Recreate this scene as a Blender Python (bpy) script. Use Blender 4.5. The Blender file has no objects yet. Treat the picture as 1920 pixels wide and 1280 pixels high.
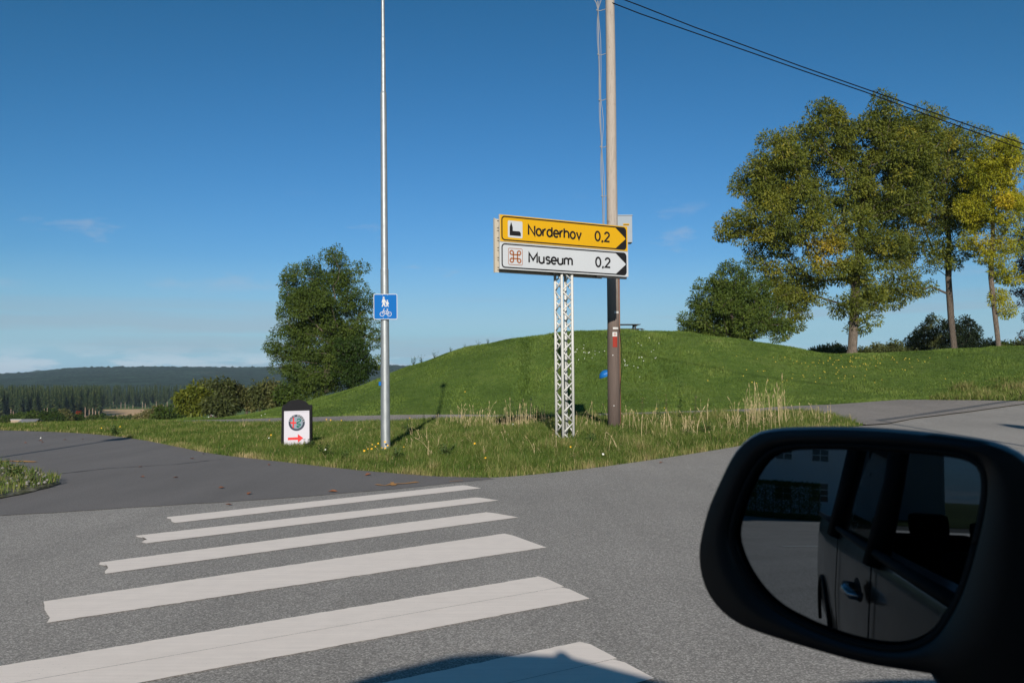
import bpy, bmesh, math, random
import numpy as np
from mathutils import Vector, Matrix, geometry
random.seed(7)
RNG = np.random.default_rng(11)
PI = math.pi
sc = bpy.context.scene
COL = sc.collection

# ------------------------------------------------------------------ camera
EYE = Vector((0.0, 0.0, 1.5))
FPX = 1750.0
PITCH = math.atan(75.0 / 1750.0)
ROLL = math.radians(0.42)
_f = Vector((0, math.cos(PITCH), math.sin(PITCH)))
_u0 = Vector((0, -math.sin(PITCH), math.cos(PITCH)))
_r0 = Vector((1, 0, 0))
CU = _u0 * math.cos(ROLL) + _r0 * math.sin(ROLL)
CR = _r0 * math.cos(ROLL) - _u0 * math.sin(ROLL)
CF = _f
cam_d = bpy.data.cameras.new('camera')
cam = bpy.data.objects.new('camera', cam_d)
COL.objects.link(cam)
cam.matrix_world = Matrix(((CR.x, CU.x, -CF.x, EYE.x), (CR.y, CU.y, -CF.y, EYE.y), (CR.z, CU.z, -CF.z, EYE.z), (0, 0, 0, 1)))
cam_d.sensor_width = 36.0
cam_d.lens = 36.0 * FPX / 1920.0
cam_d.clip_start = 0.02
cam_d.clip_end = 20000
cam_d.dof.use_dof = True
cam_d.dof.focus_distance = 24.0
cam_d.dof.aperture_fstop = 14.0
sc.camera = cam

# ------------------------------------------------------------------ sun, sky, exposure
SUN_EL = math.radians(21.0)
SUN_DX = -0.018                      # light travels towards +Y, a touch to the left
sun_d = bpy.data.lights.new('sun', 'SUN')
sun_d.energy = 4.4
sun_d.angle = math.radians(0.53)
sun_d.color = (1.0, 0.93, 0.82)
sun = bpy.data.objects.new('sun', sun_d)
COL.objects.link(sun)
LDIR = Vector((SUN_DX * math.cos(SUN_EL), math.cos(SUN_EL), -math.sin(SUN_EL))).normalized()
sun.rotation_euler = LDIR.to_track_quat('-Z', 'Y').to_euler()
sun.location = (0, -20, 30)

world = bpy.data.worlds.new('World')
sc.world = world
world.use_nodes = True
def build_world():
    nt = world.node_tree; N = nt.nodes; L = nt.links
    N.clear()
    out = N.new('ShaderNodeOutputWorld'); bg = N.new('ShaderNodeBackground')
    sky = N.new('ShaderNodeTexSky'); sky.sky_type = 'NISHITA'; sky.sun_disc = False
    sky.sun_elevation = SUN_EL; sky.sun_rotation = math.radians(180)
    sky.altitude = 100; sky.air_density = 1.1; sky.dust_density = 0.35; sky.ozone_density = 4.5
    tc = N.new('ShaderNodeTexCoord')
    sep = N.new('ShaderNodeSeparateXYZ'); L.new(tc.outputs['Generated'], sep.inputs[0])
    def math_(op, a, b=None, c=None, clamp=False):
        n = N.new('ShaderNodeMath'); n.operation = op; n.use_clamp = clamp
        for i, v in enumerate((a, b, c)):
            if v is None: continue
            if isinstance(v, (int, float)): n.inputs[i].default_value = v
            else: L.new(v, n.inputs[i])
        return n.outputs[0]
    def ramp(v, stops):
        r = N.new('ShaderNodeValToRGB'); L.new(v, r.inputs[0])
        while len(r.color_ramp.elements) < len(stops): r.color_ramp.elements.new(0.5)
        for e, (p, c) in zip(r.color_ramp.elements, stops): e.position = p; e.color = (c, c, c, 1)
        return r.outputs[0]
    def noise(scale, loc, sc_, detail=6, rough=0.55):
        m = N.new('ShaderNodeMapping'); L.new(tc.outputs['Generated'], m.inputs[0])
        m.inputs['Location'].default_value = loc; m.inputs['Scale'].default_value = sc_
        n = N.new('ShaderNodeTexNoise'); L.new(m.outputs[0], n.inputs[0])
        n.inputs['Scale'].default_value = scale; n.inputs['Detail'].default_value = detail; n.inputs['Roughness'].default_value = rough
        return n.outputs[0]
    z = sep.outputs[2]
    # thin grey-violet streaks near the horizon, all round
    streak = ramp(noise(3.2, (3.1, 0.4, 2.2), (1, 1, 17)), [(0.46, 0), (0.60, 1)])
    band1 = ramp(z, [(0.0, 0.9), (0.015, 1), (0.06, 0.95), (0.10, 0.0)])
    m1 = math_('MULTIPLY', streak, band1)
    # low white cumulus just over the hills
    cum = ramp(noise(13, (1.3, 5.2, 0.8), (1, 1, 5.0), 8, 0.6), [(0.44, 0), (0.53, 1)])
    band2 = ramp(z, [(0.004, 1.0), (0.022, 1.0), (0.032, 0.35), (0.042, 0.0)])
    m2 = math_('MULTIPLY', cum, band2)
    # wisps higher up
    wis = ramp(noise(9, (0.0, 2.7, 3.3), (1, 1, 3.2), 7, 0.62), [(0.59, 0), (0.72, 1)])
    band3 = ramp(z, [(0.085, 0.0), (0.115, 0.8), (0.16, 0.7), (0.20, 0.0)])
    m3 = math_('MULTIPLY', wis, band3)
    mix1 = N.new('ShaderNodeMixRGB'); L.new(math_('MULTIPLY', m1, 0.34), mix1.inputs[0])
    # the deep, saturated blue of the photograph: a per-channel grade of the whole sky
    ssep = N.new('ShaderNodeSeparateColor'); L.new(sky.outputs[0], ssep.inputs[0]); scmb = N.new('ShaderNodeCombineColor')
    for i, (g_, a_, c_) in enumerate(((1.83, .1376, 5.5), (1.33, .358, 7.9), (1.62, .236, 8.3))):
        L.new(math_('MULTIPLY', math_('POWER', math_('MINIMUM', ssep.outputs[i], c_), g_), a_), scmb.inputs[i])
    hz = N.new('ShaderNodeMixRGB'); L.new(ramp(z, [(0.0, .92), (.03, .75), (.07, .35), (.13, 0.0)]), hz.inputs[0])
    L.new(scmb.outputs[0], hz.inputs[1]); hz.inputs[2].default_value = (2.75, 5.0, 6.9, 1)
    L.new(hz.outputs[0], mix1.inputs[1]); mix1.inputs[2].default_value = (3.3, 3.55, 4.35, 1)
    mix2 = N.new('ShaderNodeMixRGB'); L.new(math_('MULTIPLY', m2, 0.45), mix2.inputs[0])
    L.new(mix1.outputs[0], mix2.inputs[1]); mix2.inputs[2].default_value = (7.0, 7.2, 7.8, 1)
    mix3 = N.new('ShaderNodeMixRGB'); L.new(math_('MULTIPLY', m3, 0.5), mix3.inputs[0])
    L.new(mix2.outputs[0], mix3.inputs[1]); mix3.inputs[2].default_value = (4.2, 4.6, 5.4, 1)
    L.new(mix3.outputs[0], bg.inputs[0]); bg.inputs[1].default_value = 0.085
    L.new(bg.outputs[0], out.inputs[0])
build_world()
sc.view_settings.view_transform = 'Standard'
sc.view_settings.look = 'None'
sc.view_settings.gamma = 1
sc.view_settings.use_curve_mapping = False
sc.view_settings.exposure = 0.35
sc.cycles.max_bounces = 10
sc.cycles.transparent_max_bounces = 12
sc.cycles.volume_bounces = 0

# ------------------------------------------------------------------ camera rays -> places
def ray(px, py):
    return (CF * FPX + CR * (px - 960) - CU * (py - 640)).normalized()
def at_y(px, py, y):
    d = ray(px, py); return EYE + d * ((y - EYE.y) / d.y)

# ------------------------------------------------------------------ terrain
def ss(x, a, b):
    t = np.clip((np.asarray(x, float) - a) / (b - a), 0, 1); return t * t * (3 - 2 * t)
RX = [-60, -30, -20, -14, -11.6, -9.5, -8, -5.7, -3, 0, 3, 6, 9.5, 12.6, 15, 17, 20, 27, 40, 80]
RZ = [-.3, -.3, -.35, -.25, .2, .78, 1.3, 2.28, 3.2, 3.86, 4.12, 4.28, 4.08, 3.64, 3.18, 2.86, 2.86, 3.2, 3.9, 4.4]
_rx = np.linspace(-60, 80, 561); _rz = np.interp(_rx, RX, RZ)
_k = np.exp(-np.linspace(-2, 2, 13) ** 2); _k /= _k.sum()
_rzs = np.convolve(np.pad(_rz, 6, mode='edge'), _k, 'valid')
def terrain(x, y):
    x = np.asarray(x, float); y = np.asarray(y, float)
    b = 0.042 * np.clip(x + 1, 0, 40) * ss(y, 13, 35)
    b = b + 0.13 * np.exp(-((x - 3) / 5.0) ** 2 - ((y - 23.5) / 3.6) ** 2)
    r = np.interp(x * 50.0 / np.clip(y, 36, 60) , _rx, _rzs)
    S = ss(y, 36.5, 51.0)
    h = b + (r - b) * S
    # behind the crest
    back_m = np.interp(x, [-11, -6, 0, 12, 16, 22], [0, .8, 2.2, 2.2, .5, 0.0])
    h = h - back_m * ss(y, 53, 72)
    t = x / np.maximum(y, 1)
    left = 1 - ss(t, -.27, -.16)
    y0 = np.interp(t, [-.60, -.457, -.357, -.27, -.2], [33, 36, 41.5, 53, 58])
    vl = np.interp(y - y0, [0, 3, 10, 30, 70, 120, 270, 420, 20000], [0, -.12, -.8, -2.2, -4, -5.5, -10, -15, -18])
    vr = np.interp(y, [0, 75, 120, 300, 600, 20000], [0, 0, -.8, -8, -18, -22])
    v = vl * left + vr * (1 - left)
    h = h + v
    # gentle unevenness of the lawn
    amp = ss(y, 38, 45) * (1 - ss(y, 100, 200))
    h = h + amp * 0.05 * (np.sin(x * .9 + 1.3) * np.sin(y * .7 + x * .25) + .5 * np.sin(x * 2.1 + y * .9))
    return h
def tz(x, y): return float(terrain(x, y))
_TS = np.geomspace(2.0, 4000, 700)
def G(px, py):
    """where the line of sight through a pixel of the photograph meets the ground"""
    d = ray(px, py); D = np.array(d[:]); E = np.array(EYE[:])
    t = _TS
    for _ in range(3):
        P = E + t[:, None] * D; below = P[:, 2] < terrain(P[:, 0], P[:, 1])
        if not below.any(): break
        k = max(1, int(np.argmax(below))); a, b = t[k - 1], t[k]; t = np.linspace(a, b, 60)
    else:
        p = E + a * D
        return Vector((p[0], p[1], tz(p[0], p[1])))
    raise ValueError((px, py))

# ------------------------------------------------------------------ object helpers
def new_mesh(name, V, F, mat=None, smooth=False):
    me = bpy.data.meshes.new(name)
    me.from_pydata([tuple(v) for v in V], [], [tuple(f) for f in F])
    if mat: me.materials.append(mat)
    if smooth: me.shade_smooth()
    me.update()
    return me
def link(name, me, parent=None, loc=None):
    o = bpy.data.objects.new(name, me); COL.objects.link(o)
    if parent: o.parent = parent
    if loc is not None: o.location = loc
    return o
def tag(o, label=None, cat=None, group=None, kind=None):
    if label: o['label'] = label
    if cat: o['category'] = cat
    if group: o['group'] = group
    if kind: o['kind'] = kind
    return o
def empty(name, loc, label, cat, group=None, rz=0):
    o = bpy.data.objects.new(name, None); COL.objects.link(o)
    o.location = loc; o.rotation_euler = (0, 0, rz); o.empty_display_size = .3
    tag(o, label, cat, group); return o
def copy_tree(src, parent=None):
    c = src.copy(); COL.objects.link(c)
    if parent: c.parent = parent
    for ch in list(src.children):
        copy_tree(ch, c)
    return c

class MB:
    """collects shapes in one mesh"""
    def __init__(s): s.V = []; s.F = []; s.M = []
    def add(s, V, F, m=0):
        n = len(s.V); s.V += [Vector(v) for v in V]; s.F += [tuple(i + n for i in f) for f in F]; s.M += [m] * len(F); return s
    def box(s, a, b, m=0):
        x0, y0, z0 = a; x1, y1, z1 = b
        return s.add([(x0, y0, z0), (x1, y0, z0), (x1, y1, z0), (x0, y1, z0), (x0, y0, z1), (x1, y0, z1), (x1, y1, z1), (x0, y1, z1)],
              [(3, 2, 1, 0), (4, 5, 6, 7), (0, 1, 5, 4), (1, 2, 6, 5), (2, 3, 7, 6), (3, 0, 4, 7)], m)
    def obox(s, o, ax, ay, az, m=0):
        """box with corner o and three edge vectors"""
        o, ax, ay, az = map(Vector, (o, ax, ay, az))
        return s.add([o, o + ax, o + ax + ay, o + ay, o + az, o + ax + az, o + ax + ay + az, o + ay + az],
              [(3, 2, 1, 0), (4, 5, 6, 7), (0, 1, 5, 4), (1, 2, 6, 5), (2, 3, 7, 6), (3, 0, 4, 7)], m)
    def tube(s, pts, rad, n=8, m=0, cap=True):
        pts = [Vector(p) for p in pts]
        if isinstance(rad, (int, float)): rad = [rad] * len(pts)
        base = len(s.V); up = None
        for i, p in enumerate(pts):
            d = (pts[min(i + 1, len(pts) - 1)] - pts[max(i - 1, 0)]).normalized()
            if up is None:
                up = Vector((0, 0, 1)) if abs(d.z) < .9 else Vector((1, 0, 0))
            a = d.cross(up).normalized(); b = d.cross(a).normalized(); up = -b if b.dot(up) < 0 else b
            a = d.cross(up).normalized(); b = d.cross(a).normalized()
            for k in range(n):
                t = 2 * PI * k / n
                s.V.append(p + (a * math.cos(t) + b * math.sin(t)) * rad[i])
        for i in range(len(pts) - 1):
            for k in range(n):
                k2 = (k + 1) % n
                s.F.append((base + i * n + k, base + i * n + k2, base + (i + 1) * n + k2, base + (i + 1) * n + k)); s.M.append(m)
        if cap:
            s.F.append(tuple(base + k for k in range(n))[::-1]); s.M.append(m)
            s.F.append(tuple(base + (len(pts) - 1) * n + k for k in range(n))); s.M.append(m)
        return s
    def loft(s, loops, m=0, cap0=True, cap1=True, closed=True):
        base = len(s.V); n = len(loops[0])
        for lp in loops: s.V += [Vector(p) for p in lp]
        for i in range(len(loops) - 1):
            for k in range(n if closed else n - 1):
                k2 = (k + 1) % n
                s.F.append((base + i * n + k, base + i * n + k2, base + (i + 1) * n + k2, base + (i + 1) * n + k)); s.M.append(m)
        if cap0: s.F.append(tuple(base + k for k in range(n))[::-1]); s.M.append(m)
        if cap1: s.F.append(tuple(base + (len(loops) - 1) * n + k for k in range(n))); s.M.append(m)
        return s
    def build(s, name, mats, parent=None, smooth=False, bevel=0, fixn=True, angle=None):
        if not isinstance(mats, (list, tuple)): mats = [mats]
        inv = None
        V = s.V
        me = new_mesh(name, V, s.F)
        for m in mats: me.materials.append(m)
        if len(mats) > 1: me.polygons.foreach_set('material_index', s.M)
        if fixn or bevel:
            bm = bmesh.new(); bm.from_mesh(me)
            if bevel:
                es = [e for e in bm.edges if len(e.link_faces) == 2 and e.calc_face_angle(0) > .6]
                bmesh.ops.bevel(bm, geom=es, offset=bevel, segments=2, affect='EDGES', profile=.6)
            if fixn: bmesh.ops.recalc_face_normals(bm, faces=bm.faces)
            bm.to_mesh(me); bm.free()
        if smooth: me.shade_smooth()
        if angle is not None:
            me.shade_smooth()
            bm = bmesh.new(); bm.from_mesh(me)
            for e in bm.edges: e.smooth = not (len(e.link_faces) == 2 and e.calc_face_angle(0) > angle)
            bm.to_mesh(me); bm.free()
        me.update()
        return link(name, me, parent)

# ------------------------------------------------------------------ materials
def mat_new(name):
    m = bpy.data.materials.new(name); m.use_nodes = True
    nt = m.node_tree; b = nt.nodes['Principled BSDF']
    return m, nt, b
class NT:
    def __init__(s, nt): s.nt = nt; s.N = nt.nodes; s.L = nt.links
    def sock(s, n, i, v):
        if v is None: return
        if isinstance(v, (int, float)): n.inputs[i].default_value = v
        elif isinstance(v, tuple): n.inputs[i].default_value = v
        else: s.L.new(v, n.inputs[i])
    def math(s, op, a, b=None, c=None, clamp=False):
        n = s.N.new('ShaderNodeMath'); n.operation = op; n.use_clamp = clamp
        for i, v in enumerate((a, b, c)): s.sock(n, i, v)
        return n.outputs[0]
    def coord(s, kind='Object', loc=(0, 0, 0), scale=(1, 1, 1), rot=(0, 0, 0)):
        t = s.N.new('ShaderNodeTexCoord'); m = s.N.new('ShaderNodeMapping'); s.L.new(t.outputs[kind], m.inputs[0])
        m.inputs['Location'].default_value = loc; m.inputs['Scale'].default_value = scale; m.inputs['Rotation'].default_value = rot
        return m.outputs[0]
    def noise(s, vec, scale, detail=4, rough=.55, dist=0):
        n = s.N.new('ShaderNodeTexNoise'); s.L.new(vec, n.inputs[0])
        n.inputs['Scale'].default_value = scale; n.inputs['Detail'].default_value = detail
        n.inputs['Roughness'].default_value = rough; n.inputs['Distortion'].default_value = dist
        return n.outputs[0]
    def voro(s, vec, scale, out='Color', feature='F1'):
        n = s.N.new('ShaderNodeTexVoronoi'); s.L.new(vec, n.inputs[0]); n.inputs['Scale'].default_value = scale; n.feature = feature
        return n.outputs[out]
    def ramp(s, v, stops, interp='LINEAR'):
        r = s.N.new('ShaderNodeValToRGB'); s.L.new(v, r.inputs[0]); r.color_ramp.interpolation = interp
        while len(r.color_ramp.elements) < len(stops): r.color_ramp.elements.new(0.5)
        for e, (p, c) in zip(r.color_ramp.elements, stops):
            e.position = p; e.color = (c, c, c, 1) if isinstance(c, (int, float)) else (*c, 1)
        return r.outputs[0]
    def mix(s, f, a, b, mode='MIX'):
        n = s.N.new('ShaderNodeMixRGB'); n.blend_type = mode
        for i, v in enumerate((f, a, b)):
            if isinstance(v, tuple) and len(v) == 3: v = (*v, 1)
            s.sock(n, i, v)
        return n.outputs[0]
    def bump(s, h, strength=.3, dist=.02, normal=None):
        n = s.N.new('ShaderNodeBump'); s.L.new(h, n.inputs['Height']); n.inputs['Strength'].default_value = strength; n.inputs['Distance'].default_value = dist
        if normal: s.L.new(normal, n.inputs['Normal'])
        return n.outputs[0]
    def attr(s, name, out='Fac'):
        n = s.N.new('ShaderNodeAttribute'); n.attribute_name = name; return n.outputs[out]
def simple(name, col, rough=.6, metal=0, spec=.5, var=.0, vscale=8, bump=0, bscale=60):
    m, nt, b = mat_new(name); t = NT(nt)
    b.inputs['Roughness'].default_value = rough; b.inputs['Metallic'].default_value = metal
    b.inputs['Specular IOR Level'].default_value = spec
    v = t.coord()
    n = t.noise(v, vscale, 5, .6)
    f = t.math('MULTIPLY_ADD', n, var * 2, 1 - var)
    c = t.mix(1.0, tuple(col), f, 'MULTIPLY') if var else None
    if var:
        t.L.new(c, b.inputs['Base Color'])
    else: b.inputs['Base Color'].default_value = (*col, 1)
    if bump:
        t.L.new(t.bump(t.noise(v, bscale, 3, .6), bump, .01), b.inputs['Normal'])
    return m

def asphalt_mat(name, dark, light, agg=.5, tint=(1, 1, 1), patch=.18):
    m, nt, b = mat_new(name); t = NT(nt)
    v = t.coord()
    cell = t.voro(v, 125, 'Color')
    sepc = nt.nodes.new('ShaderNodeSeparateColor'); t.L.new(cell, sepc.inputs[0])
    stones = t.ramp(sepc.outputs[0], [(0.0, 0.0), (0.55, 0.12), (0.8, 0.55), (1.0, 1.0)])
    fine = t.noise(v, 160, 3, .8)
    mid = t.noise(v, 60, 3, .75)
    g = t.math('ADD', t.math('MULTIPLY', stones, agg), t.math('MULTIPLY', t.math('SUBTRACT', mid, .45), .95))
    g = t.math('ADD', g, t.math('MULTIPLY', t.math('SUBTRACT', fine, .4), .5), clamp=True)
    c = t.mix(g, dark, light)
    big = t.noise(v, .35, 5, .6); tracks = t.noise(t.coord(scale=(1, .12, 1), rot=(0, 0, math.radians(50))), 1.3, 4, .6)
    f = t.math('MULTIPLY_ADD', big, patch * 2, 1 - patch)
    f = t.math('MULTIPLY', f, t.math('MULTIPLY_ADD', tracks, .40, .80))
    c = t.mix(1.0, c, f, 'MULTIPLY')
    # dark oily spots
    sp = t.ramp(t.noise(v, 2.6, 5, .7), [(0.68, 0.0), (0.78, 1.0)])
    c = t.mix(t.math('MULTIPLY', sp, .35), c, (.03, .03, .032))
    t.L.new(c, b.inputs['Base Color'])
    b.inputs['Roughness'].default_value = .9; b.inputs['Specular IOR Level'].default_value = .25
    h = t.math('ADD', t.math('MULTIPLY', sepc.outputs[0], .6), t.math('MULTIPLY', fine, .6))
    t.L.new(t.bump(h, .55, .006), b.inputs['Normal'])
    return m
M = {}
M['asphalt'] = asphalt_mat('worn_asphalt', (.175, .165, .155), (.70, .66, .615), agg=.58)
M['asphalt_dark'] = asphalt_mat('newer_asphalt', (.145, .136, .134), (.31, .29, .28), agg=.35, patch=.1)
M['gravel'] = asphalt_mat('gravel', (.15, .135, .125), (.52, .475, .44), agg=.75)

def paint_mat():
    m, nt, b = mat_new('road_paint'); t = NT(nt); v = t.coord()
    ln = t.noise(t.coord(scale=(.25, 9, 1), rot=(0, 0, -math.radians(46))), 3, 5, .65)
    base = t.mix(ln, (.76, .68, .62), (.95, .86, .79))
    wear = t.ramp(t.noise(v, 70, 4, .8), [(.60, 0.0), (.70, 1.0)])
    patch = t.ramp(t.noise(v, 1.7, 4, .6), [(.45, 0.0), (.7, 1.0)])
    w = t.math('MULTIPLY', wear, t.math('MULTIPLY_ADD', patch, .55, .06))
    c = t.mix(w, base, (.2, .19, .185))
    grime = t.noise(v, 6, 4, .6); c = t.mix(1.0, c, t.math('MULTIPLY_ADD', grime, .16, .92), 'MULTIPLY')
    t.L.new(c, b.inputs['Base Color']); b.inputs['Roughness'].default_value = .8
    t.L.new(t.bump(t.noise(v, 130, 3, .8), .35, .004), b.inputs['Normal'])
    return m
M['paint'] = paint_mat()

def grass_ground():
    m, nt, b = mat_new('grass_ground'); t = NT(nt); v = t.coord()
    n1 = t.noise(v, .35, 5, .6); n2 = t.noise(v, 2.2, 5, .65); n3 = t.noise(v, 18, 4, .7)
    f = t.math('ADD', t.math('MULTIPLY', n1, .4), t.math('ADD', t.math('MULTIPLY', n2, .4), t.math('MULTIPLY', n3, .35)))
    c = t.ramp(f, [(.38, (.050, .088, .015)), (.55, (.092, .155, .028)), (.72, (.15, .20, .048))])
    t.L.new(c, b.inputs['Base Color']); b.inputs['Roughness'].default_value = .95; b.inputs['Specular IOR Level'].default_value = .15
    t.L.new(t.bump(t.math('ADD', n3, t.math('MULTIPLY', n2, 1.2)), .9, .12), b.inputs['Normal'])
    return m
M['ground'] = grass_ground()
# ================================================================== SETTING
def build_ground():
    rs = [0.0] + list(np.geomspace(3.0, 6000, 390))
    az = np.concatenate([np.radians(np.linspace(-36, 36, 241)), np.radians(np.linspace(36, 324, 90))[1:-1]])
    na = len(az); V = [(0, 0, 0)]
    xs = np.outer(rs[1:], np.sin(az)); ys = np.outer(rs[1:], np.cos(az)); zs = terrain(xs, ys)
    P = np.stack([xs, ys, zs], -1).reshape(-1, 3)
    V = np.vstack([[[0, 0, 0]], P])
    nr = len(rs) - 1
    i = np.arange(nr - 1)[:, None]; k = np.arange(na)[None, :]; k2 = (k + 1) % na
    a = 1 + i * na + k; b_ = 1 + i * na + k2; c = 1 + (i + 1) * na + k2; d = 1 + (i + 1) * na + k
    quads = np.stack([np.broadcast_to(a, (nr - 1, na)), np.broadcast_to(d, (nr - 1, na)), np.broadcast_to(c, (nr - 1, na)), np.broadcast_to(b_, (nr - 1, na))], -1).reshape(-1, 4)
    me = bpy.data.meshes.new('ground')
    tri = [(0, 1 + kk, 1 + (kk + 1) % na) for kk in range(na)]
    me.from_pydata(V.tolist(), [], quads.tolist() + [(a_, c_, b2) for a_, b2, c_ in tri])
    me.materials.append(M['ground']); me.shade_smooth(); me.update()
    bm = bmesh.new(); bm.from_mesh(me); bmesh.ops.recalc_face_normals(bm, faces=bm.faces); bm.to_mesh(me); bm.free()
    if me.polygons[0].normal.z < 0: me.flip_normals()
    tag(link('ground', me), kind='structure')
build_ground()

def pip(px, py, poly):
    px = np.asarray(px); py = np.asarray(py); inside = np.zeros(px.shape, bool); n = len(poly)
    for i in range(n):
        x0, y0 = poly[i]; x1, y1 = poly[(i + 1) % n]
        c = ((y0 > py) != (y1 > py))
        with np.errstate(divide='ignore', invalid='ignore'):
            xx = (x1 - x0) * (py - y0) / (y1 - y0 + 1e-12) + x0
        inside ^= (c & (px < xx))
    return inside
def densify(poly, step, jit=0.0, closed=True):
    out = []; n = len(poly)
    for i in range(n if closed else n - 1):
        a = poly[i]; b = poly[(i + 1) % n]; L = math.hypot(b[0] - a[0], b[1] - a[1]); k = max(1, int(L / step))
        for j in range(k):
            t = j / k; out.append((a[0] + (b[0] - a[0]) * t + random.uniform(-jit, jit), a[1] + (b[1] - a[1]) * t + random.uniform(-jit, jit)))
    return out
def smooth_poly(pts, it=2):
    for _ in range(it):
        o = [pts[0]]
        for a, b in zip(pts[:-1], pts[1:]):
            o.append((a[0] * .75 + b[0] * .25, a[1] * .75 + b[1] * .25)); o.append((a[0] * .25 + b[0] * .75, a[1] * .25 + b[1] * .75))
        o.append(pts[-1]); pts = o
    return pts
def sheet(name, poly, off, mat, grid=1.0, edge=.8, jit=0, parent=None):
    """a sheet draped over the terrain, off metres above it"""
    ed = densify(poly, edge, jit); P = np.array(ed)
    x0, y0 = P.min(0); x1, y1 = P.max(0)
    pts = [Vector(p) for p in ed]; n = len(pts)
    if grid:
        gx, gy = np.meshgrid(np.arange(x0, x1, grid), np.arange(y0, y1, grid)); gx = gx.ravel(); gy = gy.ravel()
        k = pip(gx, gy, ed); pts += [Vector((a, b)) for a, b in zip(gx[k], gy[k])]
    vs, es, fs, *_ = geometry.delaunay_2d_cdt(pts, [], [list(range(n))], 1, 1e-5)
    X = np.array([v[:] for v in vs]); Z = terrain(X[:, 0], X[:, 1]) + off
    me = new_mesh(name, np.column_stack([X, Z]).tolist(), fs, mat)
    if me.polygons and me.polygons[0].normal.z < 0: me.flip_normals()
    me.shade_smooth()
    return link(name, me, parent)
def GP(pts): return [tuple(G(*p)[:2]) for p in pts]

VERGE_EDGE_PX = [(-420, 803), (-200, 804), (0, 807), (150, 812), (250, 822), (330, 838), (400, 853), (520, 866), (640, 880), (750, 890), (840, 896), (925, 897), (1000, 891), (1100, 880), (1200, 866), (1300, 851), (1380, 838), (1480, 820), (1560, 807), (1600, 801), (1624, 798)]
verge_edge = smooth_poly(GP(VERGE_EDGE_PX), 2)
right_edge = GP([(1665, 795), (1715, 785), (1790, 776), (1915, 759)])
rx, ry = right_edge[-1]
main_poly = GP([(840, 894)]) + [p for p in verge_edge if p[0] > GP([(860, 897)])[0][0]] + right_edge + [(rx + 7, ry + 2.5), (rx + 22, ry - 1), (60, 27), (75, 12), (45, -6), (20, -16), (-20, -42), (-60, -70), (-80, -55), (-48, -20), (-30, -2)]
main_poly += GP([(-420, 985), (0, 964), (300, 946), (500, 934), (700, 918), (840, 902)])
main = sheet('main_road', main_poly, .012, M['asphalt'], 1.2, .6)
tag(main, kind='structure')
side_low = GP([(925, 899), (880, 904), (780, 914), (700, 922), (600, 930), (500, 938), (400, 944), (300, 950), (150, 960), (0, 969), (-420, 992)])
side_low = [(x + random.gauss(0, .015), y + random.gauss(0, .02)) for x, y in densify(side_low, .25, closed=False)] + [side_low[-1]]
side_poly = [p for p in verge_edge if p[0] <= GP([(925, 897)])[0][0] + .02] + side_low
side = sheet('side_road', side_poly, .017, M['asphalt_dark'], 1.0, .4, .012)
tag(side, kind='structure')

PATH_UP = [(1465, 764), (1400, 769), (1240, 774), (1130, 777), (1000, 779.5), (900, 779.5), (720, 780), (600, 783), (500, 786), (400, 788.5), (325, 790.5)]
PATH_LO = [(322, 792), (400, 793.5), (500, 794.5), (600, 793.5), (720, 792), (900, 785.5), (1000, 785), (1130, 784), (1240, 782), (1400, 778), (1480, 775)]
path_up = GP(PATH_UP); path_lo = GP(PATH_LO)
gravel_px = [(1500, 774), (1560, 784), (1600, 794), (1624, 799), (1665, 796), (1715, 786), (1790, 777), (1915, 760)]
gr = GP(gravel_px)
gravel_poly = path_up[::-1] + GP([(1565, 760), (1627, 755.5), (1690, 751), (1777, 752), (1915, 754)]) + [(rx + 6, ry + 3.6)] + [(rx + 5, ry + 2.2)] + gr[::-1] + path_lo[::-1]
path = sheet('gravel_path', gravel_poly, .045, M['gravel'], .8, .5, .04)
tag(path, kind='structure')

# small island at the left edge of the side road
ISL_PX = [(-160, 960), (0, 938), (60, 925), (100, 914), (118, 908), (98, 900), (66, 893), (40, 884), (0, 872), (-160, 858)]
island = smooth_poly(GP(ISL_PX), 2)
def dirt():
    m, nt, b = mat_new('gravelly_soil'); t = NT(nt); v = t.coord()
    c = t.ramp(t.noise(v, 5, 6, .7), [(.35, (.05, .055, .02)), (.5, (.10, .10, .045)), (.65, (.26, .24, .2))])
    t.L.new(c, b.inputs['Base Color']); b.inputs['Roughness'].default_value = .95
    t.L.new(t.bump(t.noise(v, 40, 4, .7), .8, .03), b.inputs['Normal']); return m
M['soil'] = dirt()
def mound_island():
    n = 14; ring = densify(island, .25, .02); c = np.mean(np.array(ring), 0); V = []; F = []
    for i in range(n + 1):
        s = 1 - i / n
        for p in ring:
            x = c[0] + (p[0] - c[0]) * s; y = c[1] + (p[1] - c[1]) * s
            z = .03 + .10 * (1 - s ** 3) + (random.uniform(-.012, .012) if i else 0)
            V.append((x, y, z))
    m = len(ring)
    for i in range(n):
        for k in range(m): F.append((i * m + k, i * m + (k + 1) % m, (i + 1) * m + (k + 1) % m, (i + 1) * m + k))
    me = new_mesh('island', V, F, M['soil'], True)
    if me.polygons[0].normal.z < 0: me.flip_normals()
    tag(link('traffic_island', me), kind='structure')
mound_island()

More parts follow.
